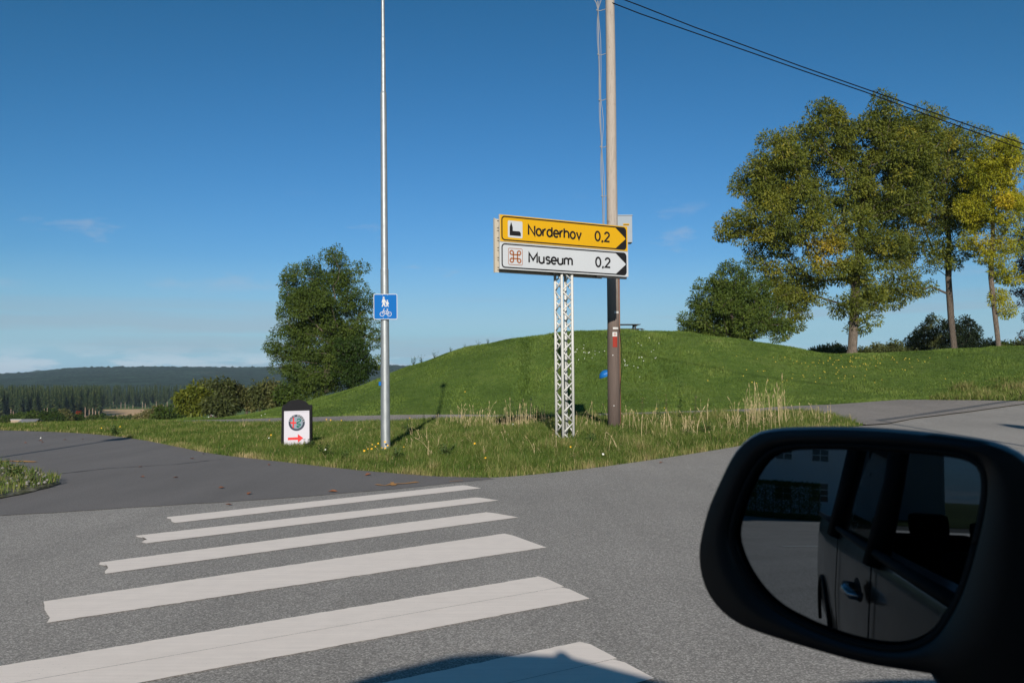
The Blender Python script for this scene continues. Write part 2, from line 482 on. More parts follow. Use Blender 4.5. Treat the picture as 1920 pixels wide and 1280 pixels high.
# ---- zebra crossing
ST = [
 [(310, 972), (870, 911), (902, 917), (325, 983)],
 [(253, 1007), (895, 934), (935, 940), (268, 1022)],
 [(182, 1058), (915, 962), (972, 972), (195, 1079)],
 [(77, 1132), (950, 1002), (1024, 1029), (86, 1172)],
 [(-200, 1287), (1015, 1083), (1106, 1126), (-190, 1370)],
 [(90, 1417), (1095, 1206), (1228, 1277), (100, 1560)],
 ]
def stripe(i, q):
    a, b, c, d = [Vector(p) for p in GP(q)]
    V = []; F = []
    def pt(u, v): return (a * (1 - u) + b * u) * (1 - v) + (d * (1 - u) + c * u) * v
    lanes = [(0, 1)] if i < 3 else [(0, .497), (.503, 1)] if i > 3 else [(0, 1)]
    L = (b - a).length
    for (v0, v1) in lanes:
        nu = int(L / .05); base = len(V); rows = 6
        wob = [random.gauss(0, .02) for _ in range(rows)]
        for iu in range(nu + 1):
            for iv in range(rows):
                u = iu / nu; v = v0 + (v1 - v0) * iv / (rows - 1)
                p = pt(u, v)
                if iu == 0:
                    p = p + (b - a).normalized() * (random.uniform(0, .03) + (.045 if i in (1, 2) and iv in (2, 3) else 0))
                if iu == nu and iv == 0: p = p - (b - a).normalized() * .03
                if iv in (0, rows - 1) and (v in (0, 1)):
                    p = p + (d - a).normalized() * random.gauss(0, .0035)
                V.append((p.x, p.y, tz(p.x, p.y) + .017))
        for iu in range(nu):
            for iv in range(rows - 1):
                k = base + iu * rows + iv; F.append((k, k + rows, k + rows + 1, k + 1))
    me = new_mesh('crosswalk_stripe', V, F, M['paint'])
    if me.polygons[0].normal.z < 0: me.flip_normals()
    link('crosswalk_stripe', me, main)
for i, q in enumerate(ST): stripe(i, q)

# ---- orange survey marks sprayed on the asphalt
M['orange_paint'] = simple('orange_spray_paint', (.50, .24, .06), .85, var=.35, vscale=14)
M['lane_paint'] = simple('lane_line_paint', (.6, .6, .58), .8, var=.1)
def mark(pts, w, off, parent, name, mat):
    V = []; F = []
    P = [G(*p) for p in pts]
    q = []
    for a, b in zip(P[:-1], P[1:]):
        k = max(1, int((b - a).length / .12))
        for j in range(k): q.append(a.lerp(b, j / k))
    q.append(P[-1])
    for i, p in enumerate(q):
        d = (q[min(i + 1, len(q) - 1)] - q[max(i - 1, 0)]); d.z = 0; d.normalize(); s = Vector((-d.y, d.x, 0))
        ww = w * random.uniform(.35, 1.15)
        for sg in (-1, 1):
            v = p + s * sg * ww / 2; V.append((v.x, v.y, tz(v.x, v.y) + off))
    for i in range(len(q) - 1): F.append((2 * i, 2 * i + 1, 2 * i + 3, 2 * i + 2))
    me = new_mesh(name, V, F, mat)
    if me.polygons[0].normal.z < 0: me.flip_normals()
    link(name, me, parent)
mark([(705, 911), (722, 913), (735, 910), (760, 909), (783, 906)], .09, .027, side, 'spray_mark', M['orange_paint'])
mark([(735, 907), (738, 913)], .10, .029, side, 'spray_mark', M['orange_paint'])
mark([(842, 905), (868, 903.5)], .07, .027, side, 'spray_mark', M['orange_paint'])
mark([(-10, 868), (15, 866), (40, 866.5), (66, 868)], .2, .027, side, 'spray_mark', M['orange_paint'])
# crack lines in the side road
M['tar'] = simple('tar_line', (.10, .095, .095), .8)
mark([(60, 896), (130, 888), (200, 880), (330, 872), (420, 862)], .05, .026, side, 'tar_seam', M['tar'])


# ---- distant hills
def hill_mat(name, a, b_):
    m, nt, b = mat_new(name); t = NT(nt); v = t.coord()
    n1 = t.noise(v, .012, 8, .75); n2 = t.noise(v, .09, 5, .8)
    f = t.math('ADD', t.math('MULTIPLY', n1, .55), t.math('MULTIPLY', n2, .5))
    c = t.ramp(f, [(.42, a), (.52, b_), (.62, tuple(x * 2.1 for x in b_))])
    clr = t.ramp(t.noise(t.coord(scale=(1, 1, 5)), .006, 4, .6), [(.63, 0.0), (.68, 1.0)])
    c = t.mix(t.math('MULTIPLY', clr, .35), c, (.12, .10, .075))
    t.L.new(c, b.inputs['Base Color']); b.inputs['Roughness'].default_value = 1; b.inputs['Specular IOR Level'].default_value = 0
    t.L.new(t.bump(t.math('ADD', n2, t.noise(v, .3, 4, .8)), 1.0, 9), b.inputs['Normal']); return m
def hills(name, prof, R0, R1, matl, rows=46, cols=900, rough=1.6):
    px = np.array([p[0] for p in prof], float); py = np.array([p[1] for p in prof], float)
    V = []; F = []
    xs = np.linspace(-900, 3200, cols)
    yy = np.interp(xs, px, py)
    dirs = np.array([ray(x, y)[:] for x, y in zip(xs, yy)])
    dh = dirs[:, :2] / np.linalg.norm(dirs[:, :2], axis=1)[:, None]
    slope = dirs[:, 2] / np.linalg.norm(dirs[:, :2], axis=1)
    zt = EYE.z + slope * R1
    r = np.linspace(0, 1, rows)
    rnd = RNG.normal(0, 1, (rows, cols))
    und = np.zeros((rows, cols))
    for k in range(7):
        fx = random.uniform(.01, .05); fr = random.uniform(2, 9); ph = random.uniform(0, 6)
        und += np.sin(np.arange(cols)[None, :] * fx + r[:, None] * fr + ph)
    base = -20.0
    Rr = R0 + (R1 - R0) * r
    Z = base + (zt[None, :] - base) * (r[:, None] ** .62)
    env = np.sin(np.pi * np.clip(r, 0, 1))[:, None]
    Z = Z + und * env * (zt.mean() - base) * .03 + rnd * rough * (.25 + .75 * r[:, None])
    Z[0, :] = base - 8
    X = dh[None, :, 0] * Rr[:, None]; Y = dh[None, :, 1] * Rr[:, None]
    # back slope
    X = np.vstack([X, dh[None, :, 0] * (R1 + 350)]); Y = np.vstack([Y, dh[None, :, 1] * (R1 + 350)]); Z = np.vstack([Z, np.full((1, cols), base - 10)])
    P = np.stack([X, Y, Z], -1).reshape(-1, 3); nr = rows + 1
    i = np.arange(nr - 1)[:, None]; k = np.arange(cols - 1)[None, :]
    a = i * cols + k
    Q = np.stack([a, a + 1, a + cols + 1, a + cols], -1).reshape(-1, 4)
    me = bpy.data.meshes.new(name); me.from_pydata(P.tolist(), [], Q.tolist()); me.materials.append(matl)
    me.update(); me.shade_smooth()
    if me.polygons[len(me.polygons) // 2].normal.z < 0: me.flip_normals()
    tag(link(name, me), kind='structure')
M['hill'] = hill_mat('forested_hill', (.010, .026, .020), (.026, .052, .036))
M['hill_far'] = hill_mat('far_hill', (.014, .028, .014), (.022, .042, .022))
hills('hills', [(-900, 720), (-300, 712), (0, 701), (30, 699), (60, 698), (90, 694), (130, 690), (200, 688), (290, 687), (350, 688), (440, 688.5), (520, 688), (720, 684), (900, 690), (1300, 696), (1700, 700), (3200, 705)], 1500, 2600, M['hill'])
hills('far_hills', [(-900, 730), (-100, 722), (20, 704), (60, 696), (105, 692), (160, 691), (260, 696), (500, 700), (900, 700), (1500, 700), (3200, 705)], 3800, 4300, M['hill_far'], rows=14, cols=500, rough=1.2)

# ---- stubble field down in the valley
M['field'] = simple('stubble_field', (.56, .36, .18), .95, var=.15, vscale=.05)
def field():
    q = GP([(178, 760.5), (300, 760.5), (330, 790), (150, 790)])
    P = [(*at_y(178, 761, 610)[:2],), (*at_y(305, 761, 610)[:2],), (*at_y(330, 790, 420)[:2],), (*at_y(150, 790, 420)[:2],)]
    sh = sheet('stubble_field', P, .6, M['field'], 25, 20)
    tag(sh, kind='structure')
field()
# ================================================================== STREET FURNITURE
def galv():
    m, nt, b = mat_new('galvanised_steel'); t = NT(nt)
    v = t.coord(scale=(1, 1, .25))
    n = t.noise(v, 14, 6, .7); sp = t.voro(t.coord(), 60, 'Distance')
    c = t.ramp(n, [(.3, (.24, .26, .27)), (.7, (.36, .38, .39))])
    t.L.new(c, b.inputs['Base Color']); b.inputs['Metallic'].default_value = .55
    t.L.new(t.math('MULTIPLY_ADD', sp, .2, .38), b.inputs['Roughness']); return m
M['galv'] = galv()
M['steel_white'] = simple('pale_zinc', (.52, .52, .50), .6, .1, var=.12, vscale=9)
M['alu'] = simple('aluminium_profile', (.44, .40, .33), .7, .0, var=.1)
M['slot_shade'] = simple('slot_and_shade_dark', (.03, .03, .03), .7)  # flat dark for the rib lines and the shade below the plates
M['black'] = simple('sign_black', (.012, .012, .013), .8, spec=.1)
M['yellow'] = simple('sign_yellow', (.54, .295, .006), .7, spec=.15, var=.03, vscale=2)
M['sign_white'] = simple('sign_white', (.44, .46, .485), .7, spec=.15, var=.03, vscale=2)
M['brown'] = simple('sign_brown', (.27, .085, .025), .7, spec=.1)
M['blue'] = simple('sign_blue', (.0, .105, .36), .7, spec=.15, var=.03, vscale=3)
M['lamp_grey'] = simple('lamp_grey', (.35, .36, .37), .5)
M['glass_lamp'] = simple('lamp_cover', (.6, .62, .63), .2)
M['box_grey'] = simple('cabinet_grey', (.26, .30, .34), .7, var=.06, spec=.2)
M['cable'] = simple('black_cable', (.006, .006, .008), .9, spec=.05)
M['cable_grey'] = simple('grey_cable', (.22, .23, .25), .5)
M['red'] = simple('faded_red', (.26, .035, .025), .8, spec=.1, var=.2, vscale=30)
M['white'] = simple('white_paint', (.52, .52, .51), .8, spec=.1, var=.05)
M['board_black'] = simple('board_black', (.010, .010, .012), .75, spec=.12, bump=.1)
M['poster'] = simple('poster_white', (.49, .47, .52), .8, spec=.1, var=.02)
M['poster_red'] = simple('poster_red', (.56, .05, .05), .8, spec=.1)
M['poster_green'] = simple('poster_green', (.01, .12, .09), .8, spec=.1)
M['ring'] = simple('emblem_ring', (.045, .05, .07), .8, spec=.1)
M['silver'] = simple('emblem_silver', (.20, .24, .29), .8, spec=.1, var=.1, vscale=30)

def wood_pole():
    m, nt, b = mat_new('weathered_pole'); t = NT(nt)
    v = t.coord(scale=(9, 9, .35)); n = t.noise(v, 5, 7, .7, .4); n2 = t.noise(t.coord(scale=(30, 30, .6)), 4, 4, .7)
    knots = t.ramp(t.noise(t.coord(scale=(2, 2, 1.1)), 2.6, 3, .6), [(.66, 0.0), (.73, 1.0)])
    sep = nt.nodes.new('ShaderNodeSeparateXYZ'); tc = nt.nodes.new('ShaderNodeTexCoord'); t.L.new(tc.outputs['Object'], sep.inputs[0])
    up = t.ramp(t.math('MULTIPLY', sep.outputs[2], .1), [(.26, 0.0), (.47, 1.0)])    # creosote foot, bleached top
    lo = t.mix(n, (.06, .042, .035), (.155, .115, .098)); hi = t.mix(n, (.26, .22, .19), (.45, .395, .345))
    c = t.mix(up, lo, hi)
    crack = t.ramp(n2, [(.36, 1.0), (.44, 0.0)]); c = t.mix(t.math('MULTIPLY', crack, .6), c, (.07, .05, .04))
    c = t.mix(t.math('MULTIPLY', knots, .5), c, (.13, .09, .07))
    t.L.new(c, b.inputs['Base Color']); b.inputs['Roughness'].default_value = .85
    t.L.new(t.bump(t.math('ADD', n, n2), .7, .012), b.inputs['Normal']); return m
M['pole_wood'] = wood_pole()

class Fr:
    """a local frame: o + u*U + v*V + n*N"""
    def __init__(s, o, U, V, N=None):
        s.o = Vector(o); s.U = Vector(U).normalized(); s.V = Vector(V).normalized(); s.N = (N.normalized() if N else s.U.cross(s.V)).normalized()
    def p(s, u, v, n=0): return s.o + s.U * u + s.V * v + s.N * n
def flat_poly(fr, pts, n, mb, m=0, th=.0012):
    P0 = [fr.p(u, v, n) for u, v in pts]
    P1 = [fr.p(u, v, n - th) for u, v in pts]
    k = len(pts); mb.add(P0 + P1, [tuple(range(k))] + [(i, k + i, k + (i + 1) % k, (i + 1) % k) for i in range(k)], m)
def stroke(fr, pts, w, n, mb, closed=False, m=0):
    """ribbon of constant width along a polyline lying in the frame plane"""
    P = [Vector(p) for p in pts]; k = len(P); L = []; R = []
    for i in range(k):
        a = P[(i - 1) % k] if (closed or i > 0) else None
        c = P[(i + 1) % k] if (closed or i < k - 1) else None
        d1 = (P[i] - a).normalized() if a is not None else None
        d2 = (c - P[i]).normalized() if c is not None else None
        if d1 is None: d1 = d2
        if d2 is None: d2 = d1
        t = (d1 + d2)
        if t.length < 1e-6: t = d1.copy()
        t.normalize(); nrm = Vector((-t.y, t.x)); s = 1 / max(.45, nrm.dot(Vector((-d1.y, d1.x))))
        L.append(P[i] + nrm * w / 2 * s); R.append(P[i] - nrm * w / 2 * s)
    V = [fr.p(p.x, p.y, n) for p in L] + [fr.p(p.x, p.y, n) for p in R]
    F = [(i, (i + 1) % k, k + (i + 1) % k, k + i) for i in range(k if closed else k - 1)]
    mb.add(V, F, m)
def arc(cx, cy, rx_, ry_, a0, a1, n=14):
    return [(cx + rx_ * math.cos(math.radians(a0 + (a1 - a0) * i / n)), cy + ry_ * math.sin(math.radians(a0 + (a1 - a0) * i / n))) for i in range(n + 1)]
def rrect(x0, y0, x1, y1, r, n=6):
    return arc(x1 - r, y0 + r, r, r, -90, 0, n) + arc(x1 - r, y1 - r, r, r, 0, 90, n) + arc(x0 + r, y1 - r, r, r, 90, 180, n) + arc(x0 + r, y0 + r, r, r, 180, 270, n)
XH = .72
GL = {
 'N': (.80, [([(0, 0), (0, 1), (.62, 0), (.62, 1)], 0)]),
 'M': (.98, [([(0, 0), (0, 1), (.39, .28), (.78, 1), (.78, 0)], 0)]),
 'A': (.80, [([(0, 0), (.31, 1), (.62, 0)], 0), ([(.10, .32), (.52, .32)], 0)]),
 'L': (.62, [([(0, 1), (0, 0), (.46, 0)], 0)]),
 'F': (.64, [([(0, 0), (0, 1), (.48, 1)], 0), ([(0, .52), (.42, .52)], 0)]),
 'E': (.68, [([(.5, 0), (0, 0), (0, 1), (.5, 1)], 0), ([(0, .52), (.44, .52)], 0)]),
 'R': (.74, [([(0, 0), (0, 1), (.3, 1)] + arc(.3, .74, .24, .26, 90, -90, 10) + [(0, .48)], 0), ([(.28, .48), (.56, 0)], 0)]),
 'O': (.88, [(arc(.34, .5, .34, .5, 0, 345, 22), 1)]),
 '0': (.74, [(arc(.27, .5, .27, .5, 0, 345, 22), 1)]),
 '2': (.74, [([(.02, .74)] + arc(.27, .72, .25, .28, 170, -20, 12) + [(.0, 0), (.56, 0)], 0)]),
 ',': (.34, [([(.07, .10), (.07, -.02), (.0, -.17)], 0)]),
 'o': (.66, [(arc(.245, XH / 2, .245, XH / 2, 0, 345, 22), 1)]),
 'r': (.44, [([(0, 0), (0, XH)], 0), ([(0, XH * .55)] + arc(.24, XH * .5, .22, XH * .5, 165, 75, 8), 0)]),
 'd': (.68, [(arc(.245, XH / 2, .245, XH / 2, 0, 345, 22), 1), ([(.49, 0), (.49, 1.0)], 0)]),
 'e': (.66, [([(.02, .36), (.49, .36)] + arc(.245, XH / 2, .245, XH / 2, 0, 318, 20), 0)]),
 'h': (.66, [([(0, 0), (0, 1.0)], 0), ([(0, .42)] + arc(.235, .46, .235, .26, 170, 0, 10) + [(.47, 0)], 0)]),
 'v': (.60, [([(0, XH), (.24, 0), (.48, XH)], 0)]),
 'u': (.66, [([(.0, XH)] + arc(.235, .26, .235, .26, 180, 350, 10) + [(.47, .3)], 0), ([(.47, XH), (.47, 0)], 0)]),
 's': (.56, [([(.40, .60)] + arc(.215, .54, .18, .175, 50, 250, 9) + arc(.215, .18, .20, .18, 60, -140, 9), 0)]),
 'm': (.98, [([(0, 0), (0, XH)], 0), ([(0, .44)] + arc(.195, .50, .195, .22, 170, 0, 9) + [(.39, 0)], 0), ([(.39, .44)] + arc(.585, .50, .195, .22, 170, 0, 9) + [(.78, 0)], 0)]),
}
def text_width(s): return sum(GL[c][0] for c in s) - .16
def lettering(fr, s, u, v, h, width, w, n, mb, m=0):
    k = width / text_width(s)
    for c in s:
        adv, sts = GL[c]
        for pts, cl in sts: stroke(fr, [(u + x * k, v + y * h) for x, y in pts], w, n, mb, bool(cl), m)
        u += adv * k

# ---------------- big direction sign on lattice mast
def direction_sign():
    a = at_y(937, 504, 20.6); r = at_y(1178, 516, 22.4)
    U = Vector((r.x - a.x, r.y - a.y, 0)); W = U.length; U.normalize(); V = Vector((0, 0, 1)); N = U.cross(V)
    H = 1.22
    um = 1.845
    mc = a + U * um - N * .235
    gz = tz(mc.x, mc.y)
    root = empty('direction_sign', (mc.x, mc.y, gz), 'large two-row direction sign, yellow over white, on a white lattice mast in the grass', 'road sign')
    inv = Matrix.Translation(-Vector((mc.x, mc.y, gz)))
    fr = Fr(inv @ a, U, V, N)
    zb = fr.o.z
    def bx(mb, u0, v0, n0, u1, v1, n1, m=0):
        o = fr.p(u0, v0, n0); mb.obox(o, fr.U * (u1 - u0), fr.V * (v1 - v0), fr.N * (n1 - n0), m)
    hr = H / 2
    names = (('sign_plate', 'yellow plate reading Norderhov 0,2 with a church symbol', M['yellow'], hr + .004), ('sign_plate', 'white plate reading Museum 0,2 with a looped square symbol', M['sign_white'], 0))
    for i, (nm, lb, mt, v0) in enumerate(names):
        mb = MB(); bx(mb, .012, v0 + .006, -.030, W - .012, v0 + hr - .010, 0)
        pl = mb.build(nm, mt, root, bevel=.003); pl['label'] = lb
        mb = MB(); v1 = v0 + hr - .004
        for q in ((0, v0, .012, v1), (W - .012, v0, W, v1), (.012, v0, W - .012, v0 + .006), (.012, v1 - .006, W - .012, v1)):
            bx(mb, q[0], q[1], -.032, q[2], q[3], .004)
        mb.build('edge_trim', M['alu'] if i == 0 else M['steel_white'], pl)
        # border with the black arrow corners
        x0, x1, y0, y1 = .062, W - .062, v0 + .042, v1 - .042; ym = (y0 + y1) / 2; xa = x1 - .33
        mb = MB(); stroke(fr, rrect(x0, y0, x1, y1, .075), .030, .0025, mb, True)
        k = .07
        flat_poly(fr, [(xa, y1 + .004), (x1, ym), (x1 + .006, ym), (x1 + .006, y1 - k), (x1 - k * .3 + .006, y1 - k * .3), (x1 - k, y1 + .004)], .0045, mb)
        flat_poly(fr, [(xa, y0 - .004), (x1 - k, y0 - .004), (x1 - k * .3 + .006, y0 + k * .3), (x1 + .006, y0 + k), (x1 + .006, ym), (x1, ym)], .0045, mb)
        mb.build('border', M['black'], pl, fixn=False)
        mb = MB()
        if i == 0: lettering(fr, 'Norderhov', .755, v0 + .20, .215, 1.43, .045, .003, mb)
        else: lettering(fr, 'Museum', .765, v0 + .19, .21, 1.18, .045, .003, mb)
        mb.build('place_name', M['black'], pl, fixn=False)
        mb = MB(); lettering(fr, '0,2', 2.60 if i == 0 else 2.61, v0 + .20, .215, .42, .045, .003, mb)
        mb.build('distance_figures', M['black'], pl, fixn=False)
        iu0, iu1, iv0, iv1 = .215, .595, v0 + .105, v0 + .485
        mb = MB(); flat_poly(fr, rrect(iu0, iv0, iu1, iv1, .03), .0025, mb)
        ic = mb.build('symbol_panel', M['sign_white'], pl, fixn=False)
        mb = MB(); s = iu1 - iu0
        def q(x, y): return (iu0 + x * s, iv0 + y * s)
        if i == 0:
            flat_poly(fr, [q(.12, .12), q(.88, .12), q(.88, .30), q(.80, .40), q(.33, .40), q(.33, .62), q(.225, .92), q(.12, .62)], .0045, mb)
            mb.build('church_symbol', M['black'], pl, fixn=False)
        else:
            stroke(fr, rrect(iu0 + .008, iv0 + .008, iu1 - .008, iv1 - .008, .03), .012, .0045, mb, True)
            c0, c1, rr = .36, .64, .115
            loop = []
            loop += [q(c0, c0), q(c0, c1)]
            loop = [q(*p) for p in ([(c0, .27), (c0, .73)] + arc(c0 - rr, .73, rr, rr, 0, 270, 14) + [(.25, .615), (.75, .615)] + arc(.75, .615 + rr, rr, rr, -90, 180, 14) + [(c1, .73), (c1, .27)] + arc(c1 + rr, .27, rr, rr, 180, 450, 14) + [(.75, .385), (.25, .385)] + arc(.25, .385 - rr, rr, rr, 90, 360, 14))]
            stroke(fr, loop, .030, .0048, mb, True)
            mb.build('looped_square_symbol', M['brown'], pl, fixn=False)
    # channel behind the plates, coloured dark as the shade under their lower edge
    mb = MB(); bx(mb, .03, .0, -.09, W - .35, .05, -.034); bx(mb, .03, .58, -.09, W - .03, .63, -.034); bx(mb, .03, 1.15, -.09, W - .03, 1.20, -.034)
    bx(mb, W - .9, -.05, -.10, W - .02, -.002, -.034)
    mb.build('shade_dark_rail', M['slot_shade'], root)
    # the plate for the other direction, seen from its ribbed back
    mb = MB(); nb = -.46
    bx(mb, .13, -.02, nb - .02, W - .45, H - .02, nb)
    bp = mb.build('rear_plate', M['alu'], root); bp['label'] = 'beige back of the plate facing the other way'
    mb = MB(); vv = .03
    k = 0
    while vv < H - .06:
        bx(mb, .20, vv, nb + .002, W - .5, vv + .009, nb + .020); vv += .165 if k % 2 else .06; k += 1
    mb.build('rear_rib', M['slot_shade'], bp)
    mb = MB(); bx(mb, .115, -.03, nb - .025, .13, H - .01, nb + .035); mb.build('edge_trim', M['alu'], bp)
    # lattice mast
    s = .142
    cs = [(-s, -s), (s, -s), (s, s), (-s, s)]
    Hm = zb + H - .02
    def C(u, n, z): return fr.U * u + fr.N * n + Vector((0, 0, z))
    for (u, n) in cs:
        mb = MB(); mb.tube([C(u, n, -.3), C(u, n, Hm)], .033, 8)
        mb.build('mast_leg', M['steel_white'], root, smooth=True)
    for f in range(4):
        mb = MB(); (u0, n0), (u1, n1) = cs[f], cs[(f + 1) % 4]
        z = -.05; k = 0; step = .235
        while z < Hm - step:
            p, q_ = ((u0, n0), (u1, n1)) if k % 2 == 0 else ((u1, n1), (u0, n0))
            mb.tube([C(p[0], p[1], z), C(q_[0], q_[1], z + step)], .019, 5); z += step; k += 1
        mb.build('mast_brace', M['steel_white'], root, smooth=True)
    mb = MB(); mb.obox(C(-.28, -.28, -.2), fr.U * .56, fr.N * .56, Vector((0, 0, .24))); mb.build('footing', simple('concrete', (.3, .29, .27), .9, var=.15), root, bevel=.02)
direction_sign()

# ---------------- lamp post with the shared path sign
def lamp_post():
    g = G(723, 848); y = g.y
    P = lambda px, py: at_y(px, py, y)
    root = empty('street_lamp', g, 'tall galvanised lamp post standing in the verge, carrying a blue sign', 'street lamp')
    axis = lambda py: (723 - (848 - py) * 5.2 / 848)
    def seg(py0, py1, w0, w1, name):
        a = P(axis(py0), py0) - g; b = P(axis(py1), py1) - g; k = y / 1750 / 2
        mb = MB(); n = 5; mb.tube([a.lerp(b, i / n) for i in range(n + 1)], [(w0 + (w1 - w0) * i / n) * k for i in range(n + 1)], 20)
        return mb.build(name, M['galv'], root, angle=.7)
    seg(870, 507, 18.3, 15.0, 'pole_base')
    seg(507, 503, 15.6, 13.8, 'pole_collar')
    seg(503, 176, 13.4, 11.6, 'pole_shaft')
    seg(176, 172, 11.8, 9.6, 'pole_collar')
    seg(172, 72, 9.3, 8.2, 'pole_shaft')
    seg(72, 70, 8.4, 7.4, 'pole_collar')
    seg(70, -52, 7.2, 6.2, 'pole_shaft')
    top = P(axis(-52), -52) - g
    mb = MB(); mb.tube([top, top + Vector((0, -.1, .12)), top + Vector((0, -.4, .2)), top + Vector((0, -.8, .22))], .035, 10); mb.build('lamp_arm', M['galv'], root, smooth=True)
    h = top + Vector((0, -1.0, .22))
    mb = MB(); mb.loft([[h + Vector((x * w, yy, zz * t)) for x, zz in ((-1, -.4), (-.8, .6), (0, 1), (.8, .6), (1, -.4), (.7, -.8), (-.7, -.8))] for yy, w, t in ((-.4, .06, .04), (-.3, .15, .08), (.1, .16, .09), (.35, .07, .05))])
    mb.build('lamp_head', M['lamp_grey'], root, smooth=True)
    # cable-tie hole / blue tag low on the post
    mb = MB(); c = P(714, 719) - g; mb.box((c.x - .03, c.y - .10, c.z - .04), (c.x + .02, c.y - .05, c.z + .04)); mb.build('tag', M['blue'], root)
    # ---- the sign, its own thing
    yy = y - .145
    tl = at_y(700.5, 551, yy); br = at_y(745, 598.5, yy)
    w = br.x - tl.x; hh = tl.z - br.z
    U = Vector((math.cos(.05), math.sin(.05), 0)); V = Vector((-.006, 0, 1)).normalized(); N = U.cross(V).normalized()
    c0 = Vector((tl.x, yy, br.z))
    sg = empty('path_sign', c0, 'small square blue sign with pedestrians and a bicycle in white, fixed to the lamp post', 'road sign')
    fr = Fr((0, 0, 0), U, V, N)
    mb = MB(); o = [fr.p(u, v, 0) for u, v in rrect(0, 0, w, hh, .03)]; b_ = [fr.p(u, v, -.012) for u, v in rrect(0, 0, w, hh, .03)]
    mb.loft([b_, o]); mb.build('plate', M['sign_white'], sg)
    mb = MB(); flat_poly(fr, rrect(.014, .014, w - .014, hh - .014, .022), .002, mb); mb.build('blue_field', M['blue'], sg, fixn=False)
    def q(x, y_): return ((x - 500) / 585 * w, (880 - y_) / 610 * hh)
    sc_ = w / 585
    mb = MB()
    flat_poly(fr, arc(*q(750, 358), 23 * sc_, 23 * sc_, 0, 345, 16), .0035, mb)
    ad = [(725, 388), (775, 388), (800, 440), (806, 480), (790, 490), (776, 452), (775, 495), (800, 574), (778, 582), (752, 520), (722, 582), (702, 574), (730, 492), (727, 452), (715, 490), (703, 480), (710, 440)]
    flat_poly(fr, [q(*p) for p in ad], .0035, mb)
    flat_poly(fr, arc(*q(840, 430), 18 * sc_, 18 * sc_, 0, 345, 16), .0035, mb)
    flat_poly(fr, [q(840 + (p[0] - 754) * .74, 580 + (p[1] - 578) * .66) for p in ad], .0035, mb)
    mb.build('pedestrian_symbol', M['white'], sg, fixn=False)
    mb = MB()
    for cx in (710, 885): stroke(fr, arc(*q(cx, 752), 52 * sc_, 52 * sc_, 0, 345, 22), 12 * sc_, .0035, mb, True)
    for a, b2 in (((710, 752), (748, 640)), ((745, 628), (778, 626)), ((742, 668), (806, 758)), ((745, 668), (832, 690)), ((840, 640), (806, 758)), ((806, 758), (885, 752)), ((842, 660), (885, 752)), ((820, 634), (860, 634))):
        stroke(fr, [q(*a), q(*b2)], 11 * sc_, .0040 + random.random() * .001, mb)
    mb.build('bicycle_symbol', M['white'], sg, fixn=False)
    mb = MB()
    for x, y_ in ((728, 302), (850, 302), (737, 840), (857, 840)):
        u, v = q(x, y_); mb = MB(); mb.tube([fr.p(u, v, .001), fr.p(u, v, .006)], .006, 8)
        mb.build('bolt', M['galv'], sg)
    for v in (.07, hh - .07):
        mb = MB(); mb.obox(fr.p(.09, v - .012, -.05), fr.U * (w - .18), fr.V * .024, fr.N * .036)
        mb.build('mounting_band', M['galv'], sg)
lamp_post()

# ---------------- other lamp posts, outside the frame: their shadows lie on the asphalt, the right one added for its shadow
def off_lamp(px, py, H, label):
    g = G(px, py); L = H / math.tan(SUN_EL); b = g - Vector((LDIR.x, LDIR.y, 0)).normalized() * L
    b.z = tz(b.x, b.y)
    root = empty('street_lamp', b, label, 'street lamp')
    mb = MB(); mb.tube([(0, 0, -.2), (0, 0, H * .5), (0, 0, H)], [.085, .065, .045], 12); mb.build('pole_shaft', M['galv'], root, smooth=True)
    mb = MB(); mb.loft([[Vector((x * w, yy, H - .02 + zz * t + yy * .15)) for x, zz in ((-1, -.3), (-.8, .6), (0, 1), (.8, .6), (1, -.3), (.7, -.8), (-.7, -.8))] for yy, w, t in ((-.75, .05, .05), (-.6, .26, .10), (.0, .24, .12), (.35, .10, .07))])
    mb.build('lamp_head', M['lamp_grey'], root, smooth=True)
off_lamp(238, 822, 8.0, 'lamp post left of the side road, its long shadow crossing the asphalt')
off_lamp(1868, 794, 8.0, 'unseen lamp post added across the junction to cast the wedge shadow at right')

